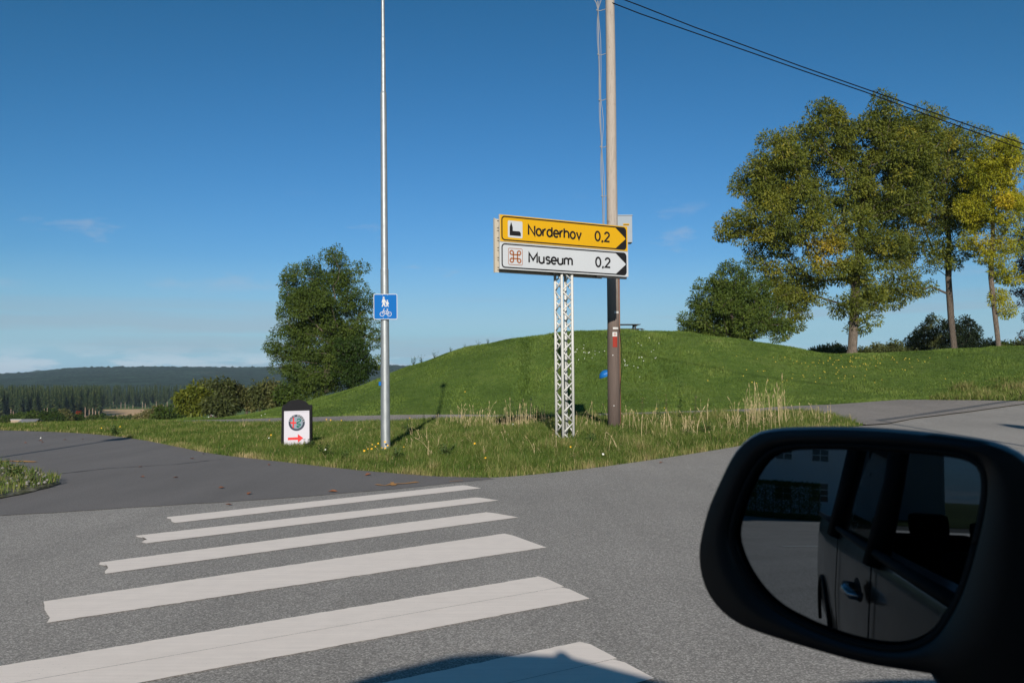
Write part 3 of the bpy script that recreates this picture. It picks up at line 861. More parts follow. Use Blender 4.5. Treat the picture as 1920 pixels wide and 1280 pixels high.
# ---------------- wooden utility pole
POLE_Y = 24.8
def utility_pole():
    y = POLE_Y
    ax = lambda py: 1151.5 - (805 - py) * 7.8 / 805
    b = at_y(ax(805), 805, y); b.z = tz(b.x, b.y)
    root = empty('utility_pole', b, 'tall weathered wooden utility pole behind the direction sign', 'utility pole')
    P = lambda px, py, dy=0: at_y(px, py, y + dy) - b
    k = y / 1750 / 2
    def R(py): return (17.0 + (24.0 - 17.0) * max(0, min(1, (py + 0) / 805))) * k
    pys = [850, 700, 600, 500, 400, 300, 200, 100, 0, -60, -110]
    mb = MB(); mb.tube([P(ax(p), p) + Vector((random.uniform(-.006, .006), 0, 0)) for p in pys], [R(p) for p in pys], 28)
    mb.build('pole', M['pole_wood'], root, smooth=True)
    # hanging cable bundle with stand-off clamps
    mb = MB()
    for off, bow in ((0, 0), (3.2, 1.6), (-1.8, -.8)):
        pts = []
        for i in range(28):
            py = 2 + (500 - 2) * i / 27; t = (py - 20) / 480
            x = 1121 + 12.5 * t + off * (.55 + .45 * math.sin(i * .9 + off)) + bow * math.sin(PI * ((py - 20) / 84 % 1))
            pts.append(P(x, py, -.02 * off))
        mb.tube(pts, .013 if off == 0 else .009, 6)
    pts = [P(1121, 20), P(1118, 6), P(1110, -8), P(1095, -25)]; mb.tube(pts, .012, 6)
    pts = [P(1121, 20), P(1126, 4), P(1131, -14), P(1138, -40)]; mb.tube(pts, .010, 6)
    mb.build('cable_bundle', M['cable_grey'], root, smooth=True)
    for py in (20, 103, 188, 276, 368, 455):
        mb = MB(); c = P(1121 + 12.5 * (py - 20) / 480, py); e = P(ax(py) - 7, py - 3)
        mb.tube([c + Vector((-.035, -.02, .005)), c, c + Vector((.06, 0, -.01)), e], .010, 6)
        mb.tube([c + Vector((-.03, -.02, -.015)), c + Vector((-.03, -.02, .02))], .02, 6)
        mb.build('cable_clamp', M['cable_grey'], root, smooth=True)
    # meter cabinet on the right of the pole
    a = P(1156, 455, .05); q = P(1185, 405, .05)
    mb = MB(); mb.box((a.x, .02, a.z), (q.x, .34, q.z)); cab = mb.build('cabinet', M['box_grey'], root, bevel=.012)
    mb = MB(); mb.box((a.x - .012, .005, q.z + .001), (q.x + .012, .355, q.z + .03)); mb.build('cabinet_lid', M['box_grey'], cab, bevel=.008)
    s0 = P(1168.5, 423, 0); s1 = P(1180, 419, 0)
    mb = MB(); mb.box((s0.x, .014, s0.z), (s1.x, .018, s1.z)); mb.build('warning_sticker', M['yellow'], cab)
    mb = MB()
    mb.box((s0.x + .01, .010, s0.z + .02), (s1.x - .01, .013, s1.z - .02))
    mb.build('sticker_print', M['black'], cab)
    # brown cable guard down the right side
    mb = MB(); mb.tube([P(ax(p) + 11.3, p, -.0) for p in (520, 650, 740, 812)], .028, 8); mb.build('cable_guard', simple('rusty_guard', (.17, .075, .04), .7, var=.25, vscale=12), root, smooth=True)
    mb = MB(); mb.tube([P(ax(p) + dx, p, -.03) for p, dx in ((590, 9), (620, 12), (655, 15.5), (690, 16), (720, 12.5), (760, 11), (795, 11))], .008, 6); mb.build('loose_cable', M['cable'], root, smooth=True)
    # patches of paint and signs wrapped on the face
    def patch(px0, py0, px1, py1, out, mat, name, n=8):
        V = []; F = []
        for i in range(n + 1):
            px = px0 + (px1 - px0) * i / n
            for py in (py0, py1):
                c = P(ax(py), py); r = R(py); dx = (px - ax(py)) * 2 * k; dx = max(-.96 * r, min(.96 * r, dx))
                V.append((c.x + dx * (r + out) / r, c.y - math.sqrt(max(0, (r + out) ** 2 - (dx * (r + out) / r) ** 2)), c.z))
        for i in range(n): F.append((2 * i, 2 * i + 1, 2 * i + 3, 2 * i + 2))
        me = new_mesh(name, V, F, mat, True); return link(name, me, root)
    patch(1150.5, 588, 1159, 584, .004, M['white'], 'paint_mark')
    patch(1148, 617.5, 1158, 614, .004, M['white'], 'paint_mark')
    patch(1147.3, 631, 1155.8, 623, .006, M['white'], 'white_tag')
    patch(1151.2, 630, 1152.2, 624, .0075, M['red'], 'tag_cross', 2); patch(1148.6, 627.4, 1154.8, 626.6, .0085, M['red'], 'tag_cross', 2)
    patch(1147.8, 651, 1156, 631.3, .006, M['red'], 'red_plate')
    for (x, y2) in ((1147, 666), (1149, 760)): patch(x, y2 + .8, x + 1.8, y2 - .8, .004, M['white'], 'nail_head', 2)
    return root, P(ax(-2), -2) + b, P(ax(6), 6) + b
pole_root, wa, wb = utility_pole()

# ---------------- overhead wires
def cable(name, pts, r, label, mat=None):
    mb = MB(); c = Vector(pts[0]); mb.tube([Vector(p) - c for p in pts], r, 6)
    o = mb.build(name, mat or M['cable'], None, smooth=True); o.location = c
    tag(o, label, 'cable'); return o
FARP = Vector((17.6, 25.0, 0)); FARP.z = tz(FARP.x, FARP.y)
def wires():
    def run(pp, x_end_z):
        pts = []
        for px, py in pp:
            t = (px - pp[0][0]) / (2180 - pp[0][0]); pts.append(at_y(px, py, POLE_Y - .1 + .3 * t))
        return pts
    up = [(1160, -4), (1200, 11), (1300, 50.5), (1400, 87), (1500, 124), (1620, 166), (1720, 201), (1820, 236), (1920, 270), (2050, 311), (2196, 352)]
    lo = [(1146, 5), (1200, 26), (1300, 61), (1400, 96), (1500, 131), (1620, 172), (1720, 209), (1820, 245), (1920, 281), (2050, 324), (2196, 366)]
    pu = run(up, 0); pl = run(lo, 0)
    for q_, dz in ((pu, .55), (pl, .35)):
        a_ = q_[-1].copy()
        for t in (.33, .66, 1): q_.append(Vector((a_.x + (27 - a_.x) * t, a_.y, a_.z + dz * t * t)))
    cable('overhead_cable', pu, .0145, 'upper of the two black wires running from the pole top across the sky')
    cable('overhead_cable', pl, .0145, 'lower of the two black wires running from the pole top across the sky')
    e = pu[-1]
    # pole out of the frame on the right, carrying them on
    b = Vector((e.x + .12, e.y, tz(e.x, e.y))); Hp = e.z - b.z + .4
    r2 = empty('utility_pole', b, 'wooden utility pole just beyond the right edge, holding the far end of the wires', 'utility pole')
    mb = MB(); mb.tube([(0, 0, -.3), (0, 0, Hp * .5), (0, 0, Hp)], [.16, .14, .11], 18); mb.build('pole', M['pole_wood'], r2, smooth=True)
    mb = MB(); mb.box((-.35, -.06, Hp - .5), (.35, -.17, Hp - .38)); mb.build('crossarm', M['pole_wood'], r2)
    # service wire towards the house side; its shadow crosses the road
    gA = G(1560, 778); gC = G(1930, 838); h = 7.4
    L = Vector((LDIR.x, LDIR.y, 0)) / -LDIR.z * 1.0
    A = gA - L * (h - gA.z); C_ = gC - L * (h - gC.z); A.z = C_.z = h
    e2 = Vector((b.x - .12, b.y - .1, Hp + b.z - .6))
    # from the right-hand pole over the road to the pole behind
    d = (C_ - A)
    pts = [e2]; 
    for t in (.28, .5, .75, 1.0, 1.4, 2.0, 2.8):
        p = A + d * t; p.z = h - .35 * math.sin(min(1, t / 2.8) * PI); pts.append(p)
    cable('overhead_cable', pts, .045, 'thick service wire right of the frame casting a thin shadow across the asphalt')
    p = pts[-1]; b2 = Vector((p.x, p.y, 0))
    r3 = empty('utility_pole', b2, 'wooden utility pole behind the camera by the road', 'utility pole')
    mb = MB(); mb.tube([(0, 0, -.3), (0, 0, h + .3)], [.15, .11], 18); mb.build('pole', M['pole_wood'], r3, smooth=True)
wires()

# ---------------- pavement board
def a_board():
    g = G(541, 841); y = g.y
    l = at_y(525, 800, y); r = at_y(581, 800, y); W = r.x - l.x
    S = W / 580.0
    ang = .10
    root = empty('pavement_board', (g.x - W * .28, y, g.z - .02), 'black pavement board with a white poster, round emblem and red arrow, in the grass', 'signboard')
    lean = .10
    U = Vector((math.cos(ang), math.sin(ang), -.02)).normalized(); V = Vector((0, math.sin(lean), math.cos(lean))); V = (V - U * V.dot(U)).normalized(); N = U.cross(V)
    fr = Fr((0, 0, 0), U, V, N)
    def q(x, y_): return ((x - 235) * S, (1115 - y_) * S)
    prof = [(250, 1115), (235, 290), (268, 262), (308, 238), (345, 190), (398, 162), (455, 150), (495, 142), (528, 134), (562, 142), (640, 153), (700, 180), (738, 224), (775, 252), (812, 288), (826, 1115), (786, 1115), (786, 980), (300, 1040), (298, 1115)]
    prof = [q(*p) for p in prof]
    mb = MB(); mb.loft([[fr.p(u, v, -.035) for u, v in prof], [fr.p(u, v, 0) for u, v in prof]])
    fm = mb.build('front_leaf', M['board_black'], root)
    # rear leaf
    V2 = Vector((0, -math.sin(lean * .6), math.cos(lean * .6))); fr2 = Fr(fr.p(0, 0, 0) + Vector((0, .30, 0)), U, V2)
    pr2 = [(0, 0), (W * .98, 0), (W * .98, 870 * S), (0, 870 * S)]
    mb = MB(); mb.loft([[fr2.p(u, v, -.03) for u, v in pr2], [fr2.p(u, v, 0) for u, v in pr2]]); mb.build('rear_leaf', M['board_black'], root)
    mb = MB(); flat_poly(fr, [q(282, 368), q(306, 1078), q(790, 985), q(766, 350)], .003, mb); po = mb.build('poster', M['poster'], root, fixn=False)
    mb = MB(); stroke(fr, [q(283, 392), q(767, 376)], 3 * S, .0045, mb); mb.build('poster_fold', M['silver'], po, fixn=False)
    c = q(533, 590)
    mb = MB(); flat_poly(fr, arc(*c, 158 * S, 160 * S, 0, 350, 36), .0045, mb); mb.build('emblem_ring', M['ring'], po, fixn=False)
    mb = MB(); flat_poly(fr, arc(*c, 117 * S, 119 * S, 0, 350, 30), .006, mb); stroke(fr, arc(*c, 156 * S, 158 * S, 0, 350, 36), 5 * S, .006, mb, True); mb.build('emblem_disc', M['silver'], po, fixn=False)
    mb = MB(); flat_poly(fr, [q(456, 690), q(456, 490), q(483, 490), q(483, 690)], .0075, mb); flat_poly(fr, [q(412, 610), q(412, 577), q(522, 577), q(522, 610)], .0082, mb); mb.build('red_cross', M['poster_red'], po, fixn=False)
    mb = MB(); stroke(fr, [q(*p) for p in ((538, 540), (556, 518), (585, 516), (604, 535), (600, 560), (560, 576), (536, 592), (545, 610), (585, 612), (606, 628), (596, 645), (552, 650), (540, 664), (556, 678), (588, 680))], 22 * S, .0075, mb)
    mb.build('green_serpent', M['poster_green'], po, fixn=False)
    mb = MB()
    for i, ch in enumerate('ALFA ROMEO'):
        if ch == ' ': continue
        a = math.radians(166 - i * 17.0); R_ = 126 * S
        o2 = fr.p(c[0] + math.cos(a) * R_, c[1] + math.sin(a) * R_, .0)
        rad = fr.U * math.cos(a) + fr.V * math.sin(a); tan = fr.U * math.sin(a) - fr.V * math.cos(a)
        f3 = Fr(o2 - tan * 9 * S, tan, rad, fr.N); lettering(f3, ch, 0, 0, 23 * S, 18 * S, 5 * S, .0066, mb)
    mb.build('emblem_lettering', M['white'], po, fixn=False)
    mb = MB(); flat_poly(fr, [q(*p) for p in ((374, 928), (374, 880), (562, 870), (562, 810), (668, 886), (570, 975), (564, 922))], .0045, mb); mb.build('red_arrow', M['poster_red'], po, fixn=False)
a_board()

# ---------------- picnic table on the mound
def picnic_table():
    y = 56.0; c = at_y(1171, 608, y); b = Vector((c.x, y, c.z - .76))
    root = empty('picnic_table', b, 'dark wooden picnic table on top of the grassy mound', 'picnic table', rz=.12)
    dk = simple('dark_tarred_wood', (.02, .018, .016), .7, var=.2)
    for i in range(5):
        mb = MB(); mb.box((-.9, -.38 + i * .155, .72), (.9, -.24 + i * .155, .76)); mb.build('table_board', dk, root)
    for s in (-1, 1):
        for k in range(2):
            mb = MB(); yy = s * (.62 + k * .13) - .06; mb.box((-.9, yy, .43), (.9, yy + .12, .47)); mb.build('bench_board', dk, root)
    for x in (-.6, .6):
        for s in (-1, 1):
            mb = MB(); mb.obox((x - .04, s * .62, -.3), (.08, 0, 0), (0, .10, 0), (0, -s * .42, 1.02)); mb.build('leg', dk, root)
        mb = MB(); mb.box((x + .042, -.75, .36), (x + .085, .75, .43)); mb.build('bench_beam', dk, root)
        mb = MB(); mb.box((x + .042, -.38, .64), (x + .085, .38, .715)); mb.build('top_beam', dk, root)
    # end-on bench overhanging to the right as in the picture
    mb = MB(); mb.box((.9, -.75, .40), (1.02, -.4, .44)); mb.build('bench_end', dk, root)
picnic_table()

# ---------------- blue ribbed lid behind the pole
def blue_bin():
    y = 33.0; c = at_y(1146, 691, y); g = tz(c.x, y)
    root = empty('litter_bin', (c.x, y, g), 'blue ribbed dome lid of a dark bin half hidden behind the wooden pole', 'bin')
    bl = simple('blue_plastic', (.005, .12, .38), .5); n = 20
    mb = MB(); mb.tube([(0, 0, 0), (0, 0, c.z - g - .1)], .05, 10); mb.build('post', M['cable'], root)
    mb = MB(); z0 = c.z - g - .16; mb.tube([(0, 0, z0 - .14), (0, 0, z0 + .02)], [.10, .14], 18); mb.build('bin_body', M['cable'], root, smooth=True)
    loops = []
    for i in range(9):
        a = PI / 2 * i / 8; r = .25 * math.cos(a) * (1 if i % 2 else .93) + .002
        loops.append([Vector((r * math.cos(2 * PI * k / n), r * math.sin(2 * PI * k / n), z0 + .28 * math.sin(a) * .85)) for k in range(n)])
    mb = MB(); mb.loft(loops); o = mb.build('dome_lid', bl, root)
    o.rotation_euler = (0, -.35, 0); o.location = (.36, 0, -.02)
blue_bin()

# ---------------- fallen leaves on the side road
def leaves_on_road():
    mt = simple('dead_leaf', (.20, .075, .035), .8, var=.3, vscale=30)
    V = [(0, -.07, 0), (.035, -.03, .012), (.045, .015, .02), (.02, .05, .012), (0, .085, .004), (-.02, .05, .014), (-.045, .015, .022), (-.035, -.03, .01), (0, 0, -.002)]
    F = [(i, (i + 1) % 8, 8) for i in range(8)]
    me = new_mesh('fallen_leaf', V, F, mt)
    pos = [(122, 826), (156, 825), (381, 853), (360, 862), (263, 878), (267, 897), (330, 898), (415, 918), (467, 929), (76, 828), (80, 831), (47, 832), (505, 874), (625, 925), (430, 950), (1240, 870), (690, 893)]
    for i, p in enumerate(pos):
        g = G(*p); o = link('fallen_leaf', me); s = random.uniform(.5, 1.0)
        o.location = (g.x, g.y, g.z + .030); o.scale = (s, s, s); o.rotation_euler = (random.uniform(-.2, .2), random.uniform(-.2, .2), random.uniform(0, 6.3))
        tag(o, 'brown fallen leaf lying on the dark asphalt', 'leaf', 'fallen leaves on the asphalt')
leaves_on_road()
# ================================================================== VEGETATION
def leaf_mat(name, stops, trans=.35, rough=.55, attr='v'):
    m = bpy.data.materials.new(name); m.use_nodes = True; nt = m.node_tree; t = NT(nt)
    nt.nodes.clear()
    out = nt.nodes.new('ShaderNodeOutputMaterial')
    c = t.ramp(t.attr(attr), stops)
    d = nt.nodes.new('ShaderNodeBsdfDiffuse'); tr = nt.nodes.new('ShaderNodeBsdfTranslucent'); g = nt.nodes.new('ShaderNodeBsdfGlossy')
    g.inputs['Roughness'].default_value = rough; g.inputs['Color'].default_value = (.8, .85, .9, 1)
    t.L.new(c, d.inputs[0]); t.L.new(t.mix(1.0, c, (1.25, 1.2, .55), 'MULTIPLY'), tr.inputs[0])
    m1 = nt.nodes.new('ShaderNodeMixShader'); m1.inputs[0].default_value = trans; t.L.new(d.outputs[0], m1.inputs[1]); t.L.new(tr.outputs[0], m1.inputs[2])
    m2 = nt.nodes.new('ShaderNodeMixShader'); m2.inputs[0].default_value = .010; t.L.new(m1.outputs[0], m2.inputs[1]); t.L.new(g.outputs[0], m2.inputs[2])
    t.L.new(m2.outputs[0], out.inputs[0]); return m
def raw_mesh(name, V, F, k, mat, vals=None):
    """fast mesh: V (n,3), F (m,k) faces with k corners, vals one float per face"""
    me = bpy.data.meshes.new(name); n = len(V); m = len(F)
    me.vertices.add(n); me.vertices.foreach_set('co', np.ascontiguousarray(V, dtype=np.float32).ravel())
    me.loops.add(m * k); me.loops.foreach_set('vertex_index', np.ascontiguousarray(F, dtype=np.int32).ravel())
    me.polygons.add(m); me.polygons.foreach_set('loop_start', np.arange(0, m * k, k, dtype=np.int32))
    if vals is not None:
        a = me.attributes.new('v', 'FLOAT', 'FACE'); a.data.foreach_set('value', np.ascontiguousarray(vals, dtype=np.float32))
    me.materials.append(mat); me.update(calc_edges=True); me.validate(); return me

# ---------------- grass blades
M['blade'] = leaf_mat('grass_blade', [(0.0, (.050, .090, .015)), (.35, (.092, .145, .026)), (.6, (.15, .19, .045)), (.78, (.26, .24, .09)), (1.0, (.47, .37, .20))], .3)
M['lawn_blade'] = leaf_mat('lawn_blade', [(0.0, (.055, .095, .018)), (.35, (.115, .175, .034)), (.6, (.165, .225, .052)), (.8, (.23, .26, .085)), (1.0, (.42, .36, .18))], .3)
M['straw'] = leaf_mat('straw', [(0.0, (.20, .16, .08)), (.7, (.40, .32, .17)), (1.0, (.58, .46, .28))], .3)
def blades(name, xy, h, w, bend, val, label, mat=None, segs=2, base=0.0):
    n = len(xy); x, y = xy[:, 0], xy[:, 1]; z = terrain(x, y) + base
    a = RNG.uniform(0, 2 * PI, n); f = np.stack([np.cos(a), np.sin(a), np.zeros(n)], 1)
    b = a + PI / 2 + RNG.normal(0, .4, n); bd = np.stack([np.cos(b), np.sin(b), np.zeros(n)], 1)
    P0 = np.stack([x, y, z - .01], 1); h = h[:, None]; w = w[:, None]; bend = bend[:, None]
    up = np.array([[0, 0, 1.0]])
    if segs == 1:
        V = np.concatenate([P0 - f * w / 2, P0 + f * w / 2, P0 + up * h + bd * bend * h], 1).reshape(-1, 3)
        F = np.arange(n * 3).reshape(-1, 3); me = raw_mesh(name, V, F, 3, mat or M['blade'], val)
    else:
        m1 = P0 + up * h * .55 + bd * bend * h * .28; tp = P0 + up * h * (1 - bend * .25) + bd * bend * h
        V = np.concatenate([P0 - f * w / 2, P0 + f * w / 2, m1 + f * w * .4, m1 - f * w * .4, tp], 1).reshape(-1, 3)
        o = np.arange(n)[:, None] * 5
        F = np.concatenate([np.concatenate([o, o + 1, o + 2], 1)[:, None], np.concatenate([o, o + 2, o + 3], 1)[:, None], np.concatenate([o + 3, o + 2, o + 4], 1)[:, None]], 1).reshape(-1, 3)
        me = raw_mesh(name, V, F, 3, mat or M['blade'], np.repeat(val, 3))
    o = link(name, me); tag(o, kind='stuff'); return o
def pnoise(x, y, s, seed=0):
    r = np.random.default_rng(seed); v = np.zeros_like(x)
    for k in range(10):
        a = r.uniform(0, 2 * PI); f = s * r.uniform(.5, 2.2); v += np.sin((x * math.cos(a) + y * math.sin(a)) * f + r.uniform(0, 6.3))
    return v / 4.5
def sample_poly(poly, n, cond=None):
    poly = poly[::max(1, len(poly) // 90)] if len(poly) > 140 else poly
    P = np.array(poly); x0, y0 = P.min(0); x1, y1 = P.max(0); out = []
    tot = 0
    while tot < n:
        x = RNG.uniform(x0, x1, n * 2); y = RNG.uniform(y0, y1, n * 2)
        # only where the camera (or a camera a step aside) may look
        k = (np.abs(x) < .66 * y + 3); x = x[k]; y = y[k]; k = pip(x, y, poly)
        if cond is not None: k &= cond(x, y)
        q = np.stack([x[k], y[k]], 1); out.append(q); tot += len(q)
        if len(out) > 60: break
    return np.concatenate(out)[:n]
def dist_edge(x, y, line):
    d = np.full(x.shape, 1e9)
    for a, b in zip(line[:-1], line[1:]):
        ax, ay = a; bx, by = b; vx, vy = bx - ax, by - ay; L = vx * vx + vy * vy + 1e-9
        t = np.clip(((x - ax) * vx + (y - ay) * vy) / L, 0, 1); d = np.minimum(d, np.hypot(x - ax - t * vx, y - ay - t * vy))
    return d
verge_poly = verge_edge + path_lo[::-1][::1] if False else (verge_edge + GP([(1600, 795), (1560, 785), (1500, 775)]) + path_lo[::-1] + [tuple(v) for v in (( -14.6, 37.6), (-22, 38.5), (-34, 39))])
EDGE = verge_edge
def verge_grass():
    n = 330000
    q = sample_poly(verge_poly, n * 3)
    # denser where near
    keep = RNG.uniform(0, 1, len(q)) < np.clip((19.0 / q[:, 1]) ** 1.6, .12, 1)
    q = q[keep][:n]; x, y = q.T
    d = dist_edge(x, y, EDGE); pn = pnoise(x, y, 2.3, 1); pf = pnoise(x, y, 7, 2)
    tall = np.clip(.55 + .35 * pn + .25 * pf, .12, 1.3) * np.clip(.25 + d / 1.0, .25, 1)
    # taller belt in the middle, mown strip by the gravel path and towards the left
    belt = np.interp(x, [-30, -9, -5, -2, 1, 8, 13], [.30, .36, .42, .6, .9, 1.0, .75])
    h = (.10 + .24 * tall * belt) * RNG.uniform(.55, 1.25, len(x))
    w = RNG.uniform(.006, .014, len(x)) * np.clip(y / 20, .8, 1.8); bend = RNG.uniform(.1, .85, len(x))
    val = .36 + .20 * pn + .18 * pf + RNG.normal(0, .13, len(x)) + np.clip(.5 - d, 0, .5) * .6
    straw = RNG.uniform(0, 1, len(x)) < (.03 + .07 * belt); val[straw] = RNG.uniform(.7, 1, straw.sum())
    blades('verge_grass', q, h, w, bend, np.clip(val, 0, 1), '')
verge_grass()

def lawn_grass():
    # the mown mound and lawn beyond the path
    lp = path_up + [(-17, 40), (-24, 46), (-24, 60), (40, 62), (45, 52), (rx + 24, ry + 4)] + [(rx + 7, ry + 4.5)] + GP([(1915, 753.5), (1777, 751.5), (1690, 750.5), (1627, 755), (1565, 759.5)])
    q = sample_poly(lp, 330000, lambda x, y: (y < 58))
    x, y = q.T; pn = pnoise(x, y, 1.1, 4); pf = pnoise(x, y, 4.5, 5); ps = pnoise(x * 1.0, y * 1.0, .35, 6)
    rough_ = np.exp(-((x - 5.5) / 3.2) ** 2 - ((y - 44) / 5.0) ** 2)
    h = (.045 + .05 * np.clip(pn + .4 * pf, 0, 1.5) + .10 * rough_ * np.clip(.6 + pf, 0, 1.5)) * RNG.uniform(.6, 1.4, len(x))
    w = RNG.uniform(.025, .06, len(x)); bend = RNG.uniform(.2, 1.0, len(x))
    val = .33 + .17 * pn + .14 * pf + .10 * ps + RNG.normal(0, .05, len(x)) - .08 * rough_
    de = dist_edge(x, y, path_up); val += np.clip(.35 - de, 0, .35) * .9 * (RNG.uniform(0, 1, len(x)) < .5)
    # darker strip of taller blades up the mound
    tr = np.exp(-(((x - .55) - (y - 40) * .02) / .35) ** 2) * ss(y, 39, 41) * (1 - ss(y, 48, 50)); val -= .16 * tr; h = h * (1 + 1.2 * tr)
    blades('lawn_grass', q, h, w, bend, np.clip(val, 0, 1), '', segs=1, mat=M['lawn_blade'])
lawn_grass()

def left_grass():
    pass

# ---------------- dry stalks with seed heads
def stalks():
    px = []
    def clump(x0, x1, y0, y1, n, h0, h1, lean=.12): px.append((x0, x1, y0, y1, n, h0, h1, lean))
    clump(940, 1005, 790, 808, 85, .5, .95); clump(1000, 1035, 790, 805, 30, .4, .7)
    clump(860, 935, 788, 808, 60, .35, .85, .25); clump(830, 870, 788, 800, 12, .4, .6, .3)
    clump(1375, 1475, 785, 818, 60, .4, 1.15, .2); clump(1458, 1470, 790, 806, 7, 1.3, 1.45, .03); clump(1405, 1440, 786, 806, 16, .8, 1.3, .06)
    clump(1285, 1375, 790, 826, 34, .35, .8, .2); clump(1190, 1290, 790, 832, 26, .3, .7, .25)
    clump(1080, 1140, 788, 815, 18, .4, .8, .25); clump(1165, 1200, 788, 815, 16, .4, .75, .2)
    clump(750, 830, 800, 850, 18, .25, .55, .3); clump(1480, 1560, 785, 815, 50, .3, .6, .25)
    clump(1240, 1262, 800, 822, 20, .35, .6); clump(700, 1380, 820, 870, 40, .25, .5, .4); clump(640, 720, 800, 830, 10, .2, .45, .3)
    clump(430, 460, 790, 806, 6, .2, .4, .3)
    V = []; F = []; vals = []; nb = 0
    for (x0, x1, y0, y1, n, h0, h1, lean) in px:
        for _ in range(n):
            g = G(random.uniform(x0, x1), random.uniform(y0, y1)); h = h0 * .6 + (h1 - h0 * .6) * random.random() ** 1.7
            if not pip(np.array([g.x]), np.array([g.y]), verge_poly)[0] or dist_edge(np.array([g.x]), np.array([g.y]), EDGE)[0] < .5: continue
            a = random.uniform(0, 2 * PI); L = random.gauss(0, lean) * h; dx, dy = math.cos(a) * L, math.sin(a) * L * .5
            w = random.uniform(.0035, .006); vv = random.uniform(.72, 1.0)
            pts = [(g.x + dx * t ** 2, g.y + dy * t ** 2, g.z + h * t) for t in (0, .35, .7, .85)]
            hd = random.random() < .75
            for (p, q, wa_, wb_) in ((pts[0], pts[1], w, w * .9), (pts[1], pts[2], w * .9, w * .7), (pts[2], pts[3], w * .7, w * .6)):
                for ux, uy in ((1, 0), (0, 1)):
                    V += [(p[0] - ux * wa_, p[1] - uy * wa_, p[2]), (p[0] + ux * wa_, p[1] + uy * wa_, p[2]), (q[0] + ux * wb_, q[1] + uy * wb_, q[2]), (q[0] - ux * wb_, q[1] - uy * wb_, q[2])]
                    F.append((nb, nb + 1, nb + 2, nb + 3)); nb += 4; vals.append(vv)
            # seed head: a narrow spindle
            p = pts[3]; e = (g.x + dx * 1.15, g.y + dy * 1.15, g.z + h * 1.02); m = tuple((p[i] + e[i]) / 2 for i in range(3)); ww = (.013 if hd else .005) * random.uniform(.7, 1.2)
            for ux, uy in ((1, 0), (0, 1)):
                V += [p, (m[0] + ux * ww, m[1] + uy * ww, m[2]), e, (m[0] - ux * ww, m[1] - uy * ww, m[2])]
                F.append((nb, nb + 1, nb + 2, nb + 3)); nb += 4; vals.append(vv - (.12 if hd else 0))
            # a curled leaf or two
            for _k in range(random.randint(1, 3)):
                t0 = random.uniform(.05, .6); b = random.uniform(0, 2 * PI); l = random.uniform(.12, .3) * h + .05
                s_ = Vector((g.x + dx * t0 ** 2, g.y + dy * t0 ** 2, g.z + h * t0)); dd = Vector((math.cos(b), math.sin(b), 0)); m1 = s_ + dd * l * .5 + Vector((0, 0, l * .45)); m2 = s_ + dd * l + Vector((0, 0, l * random.uniform(-.1, .4)))
                sd = Vector((-dd.y, dd.x, 0)) * .006
                V += [tuple(s_ - sd), tuple(s_ + sd), tuple(m1 + sd), tuple(m1 - sd), tuple(m1 - sd), tuple(m1 + sd), tuple(m2 + sd * .2), tuple(m2 - sd * .2)]
                F += [(nb, nb + 1, nb + 2, nb + 3), (nb + 4, nb + 5, nb + 6, nb + 7)]; nb += 8; vals += [vv, vv]
    me = raw_mesh('dry_grass_stalks', np.array(V), np.array(F), 4, M['straw'], np.array(vals)); tag(link('dry_grass_stalks', me), kind='stuff')
stalks()

# ---------------- leafy weeds
M['weed'] = leaf_mat('weed_leaf', [(0, (.03, .06, .018)), (.45, (.06, .11, .03)), (.7, (.12, .17, .06)), (.85, (.20, .15, .09)), (1, (.30, .24, .15))], .3)
def weed_mesh(n_st, h, spread, leaf, nleaf, seed, val=(.1, .6), taper=1.0):
    r = random.Random(seed); V = []; F = []; vals = []; nb = 0
    for s in range(n_st):
        a = r.uniform(0, 2 * PI); L = r.uniform(.0, 1) * spread; hh = h * r.uniform(.55, 1.05)
        tip = Vector((math.cos(a) * L, math.sin(a) * L, hh)); b0 = Vector((r.uniform(-.05, .05) * spread * 2, r.uniform(-.05, .05) * spread * 2, 0))
        md = b0.lerp(tip, .5) + Vector((0, 0, hh * .08)); w = .006
        for p, q in ((b0, md), (md, tip)):
            V += [tuple(p + Vector((-w, 0, 0))), tuple(p + Vector((w, 0, 0))), tuple(q + Vector((w * .7, 0, 0))), tuple(q + Vector((-w * .7, 0, 0)))]; F.append((nb, nb + 1, nb + 2, nb + 3)); nb += 4; vals.append(r.uniform(.5, .8))
        for k in range(nleaf):
            t = r.uniform(.08, 1.0); c = b0.lerp(tip, t) ; b = r.uniform(0, 2 * PI); el = r.uniform(-.3, .8); l = leaf * r.uniform(.6, 1.3) * (1 - .5 * t * taper)
            d = Vector((math.cos(b) * math.cos(el), math.sin(b) * math.cos(el), math.sin(el))); sd = d.cross(Vector((r.uniform(-.5, .5), r.uniform(-.5, .5), 1))).normalized() * l * .22
            V += [tuple(c), tuple(c + d * l * .5 + sd), tuple(c + d * l), tuple(c + d * l * .5 - sd)]; F.append((nb, nb + 1, nb + 2, nb + 3)); nb += 4; vals.append(r.uniform(*val))
    return raw_mesh('weed', np.array(V), np.array(F), 4, M['weed'], np.array(vals))
def place(me, name, px, py, label=None, cat='plant', group=None, s=1, sz=None, y=None):
    if y is None: g = G(px, py)
    else:
        p = at_y(px, py, y); g = Vector((p.x, y, tz(p.x, y)))
    o = link(name, me); o.location = (g.x, g.y, g.z - .01); o.rotation_euler = (0, 0, random.uniform(0, 6.3)); o.scale = (s, s, sz or s)
    tag(o, label, cat, group); return o
wm = [weed_mesh(14, .34, .22, .10, 16, i, (.1, .65)) for i in range(4)]
wdock = [weed_mesh(3, 1.0, .10, .06, 40, 10 + i, (.72, 1.0), .3) for i in range(2)]
wsky = [weed_mesh(12, .9, .5, .16, 12, 60 + i, (.1, .7), .6) for i in range(3)]
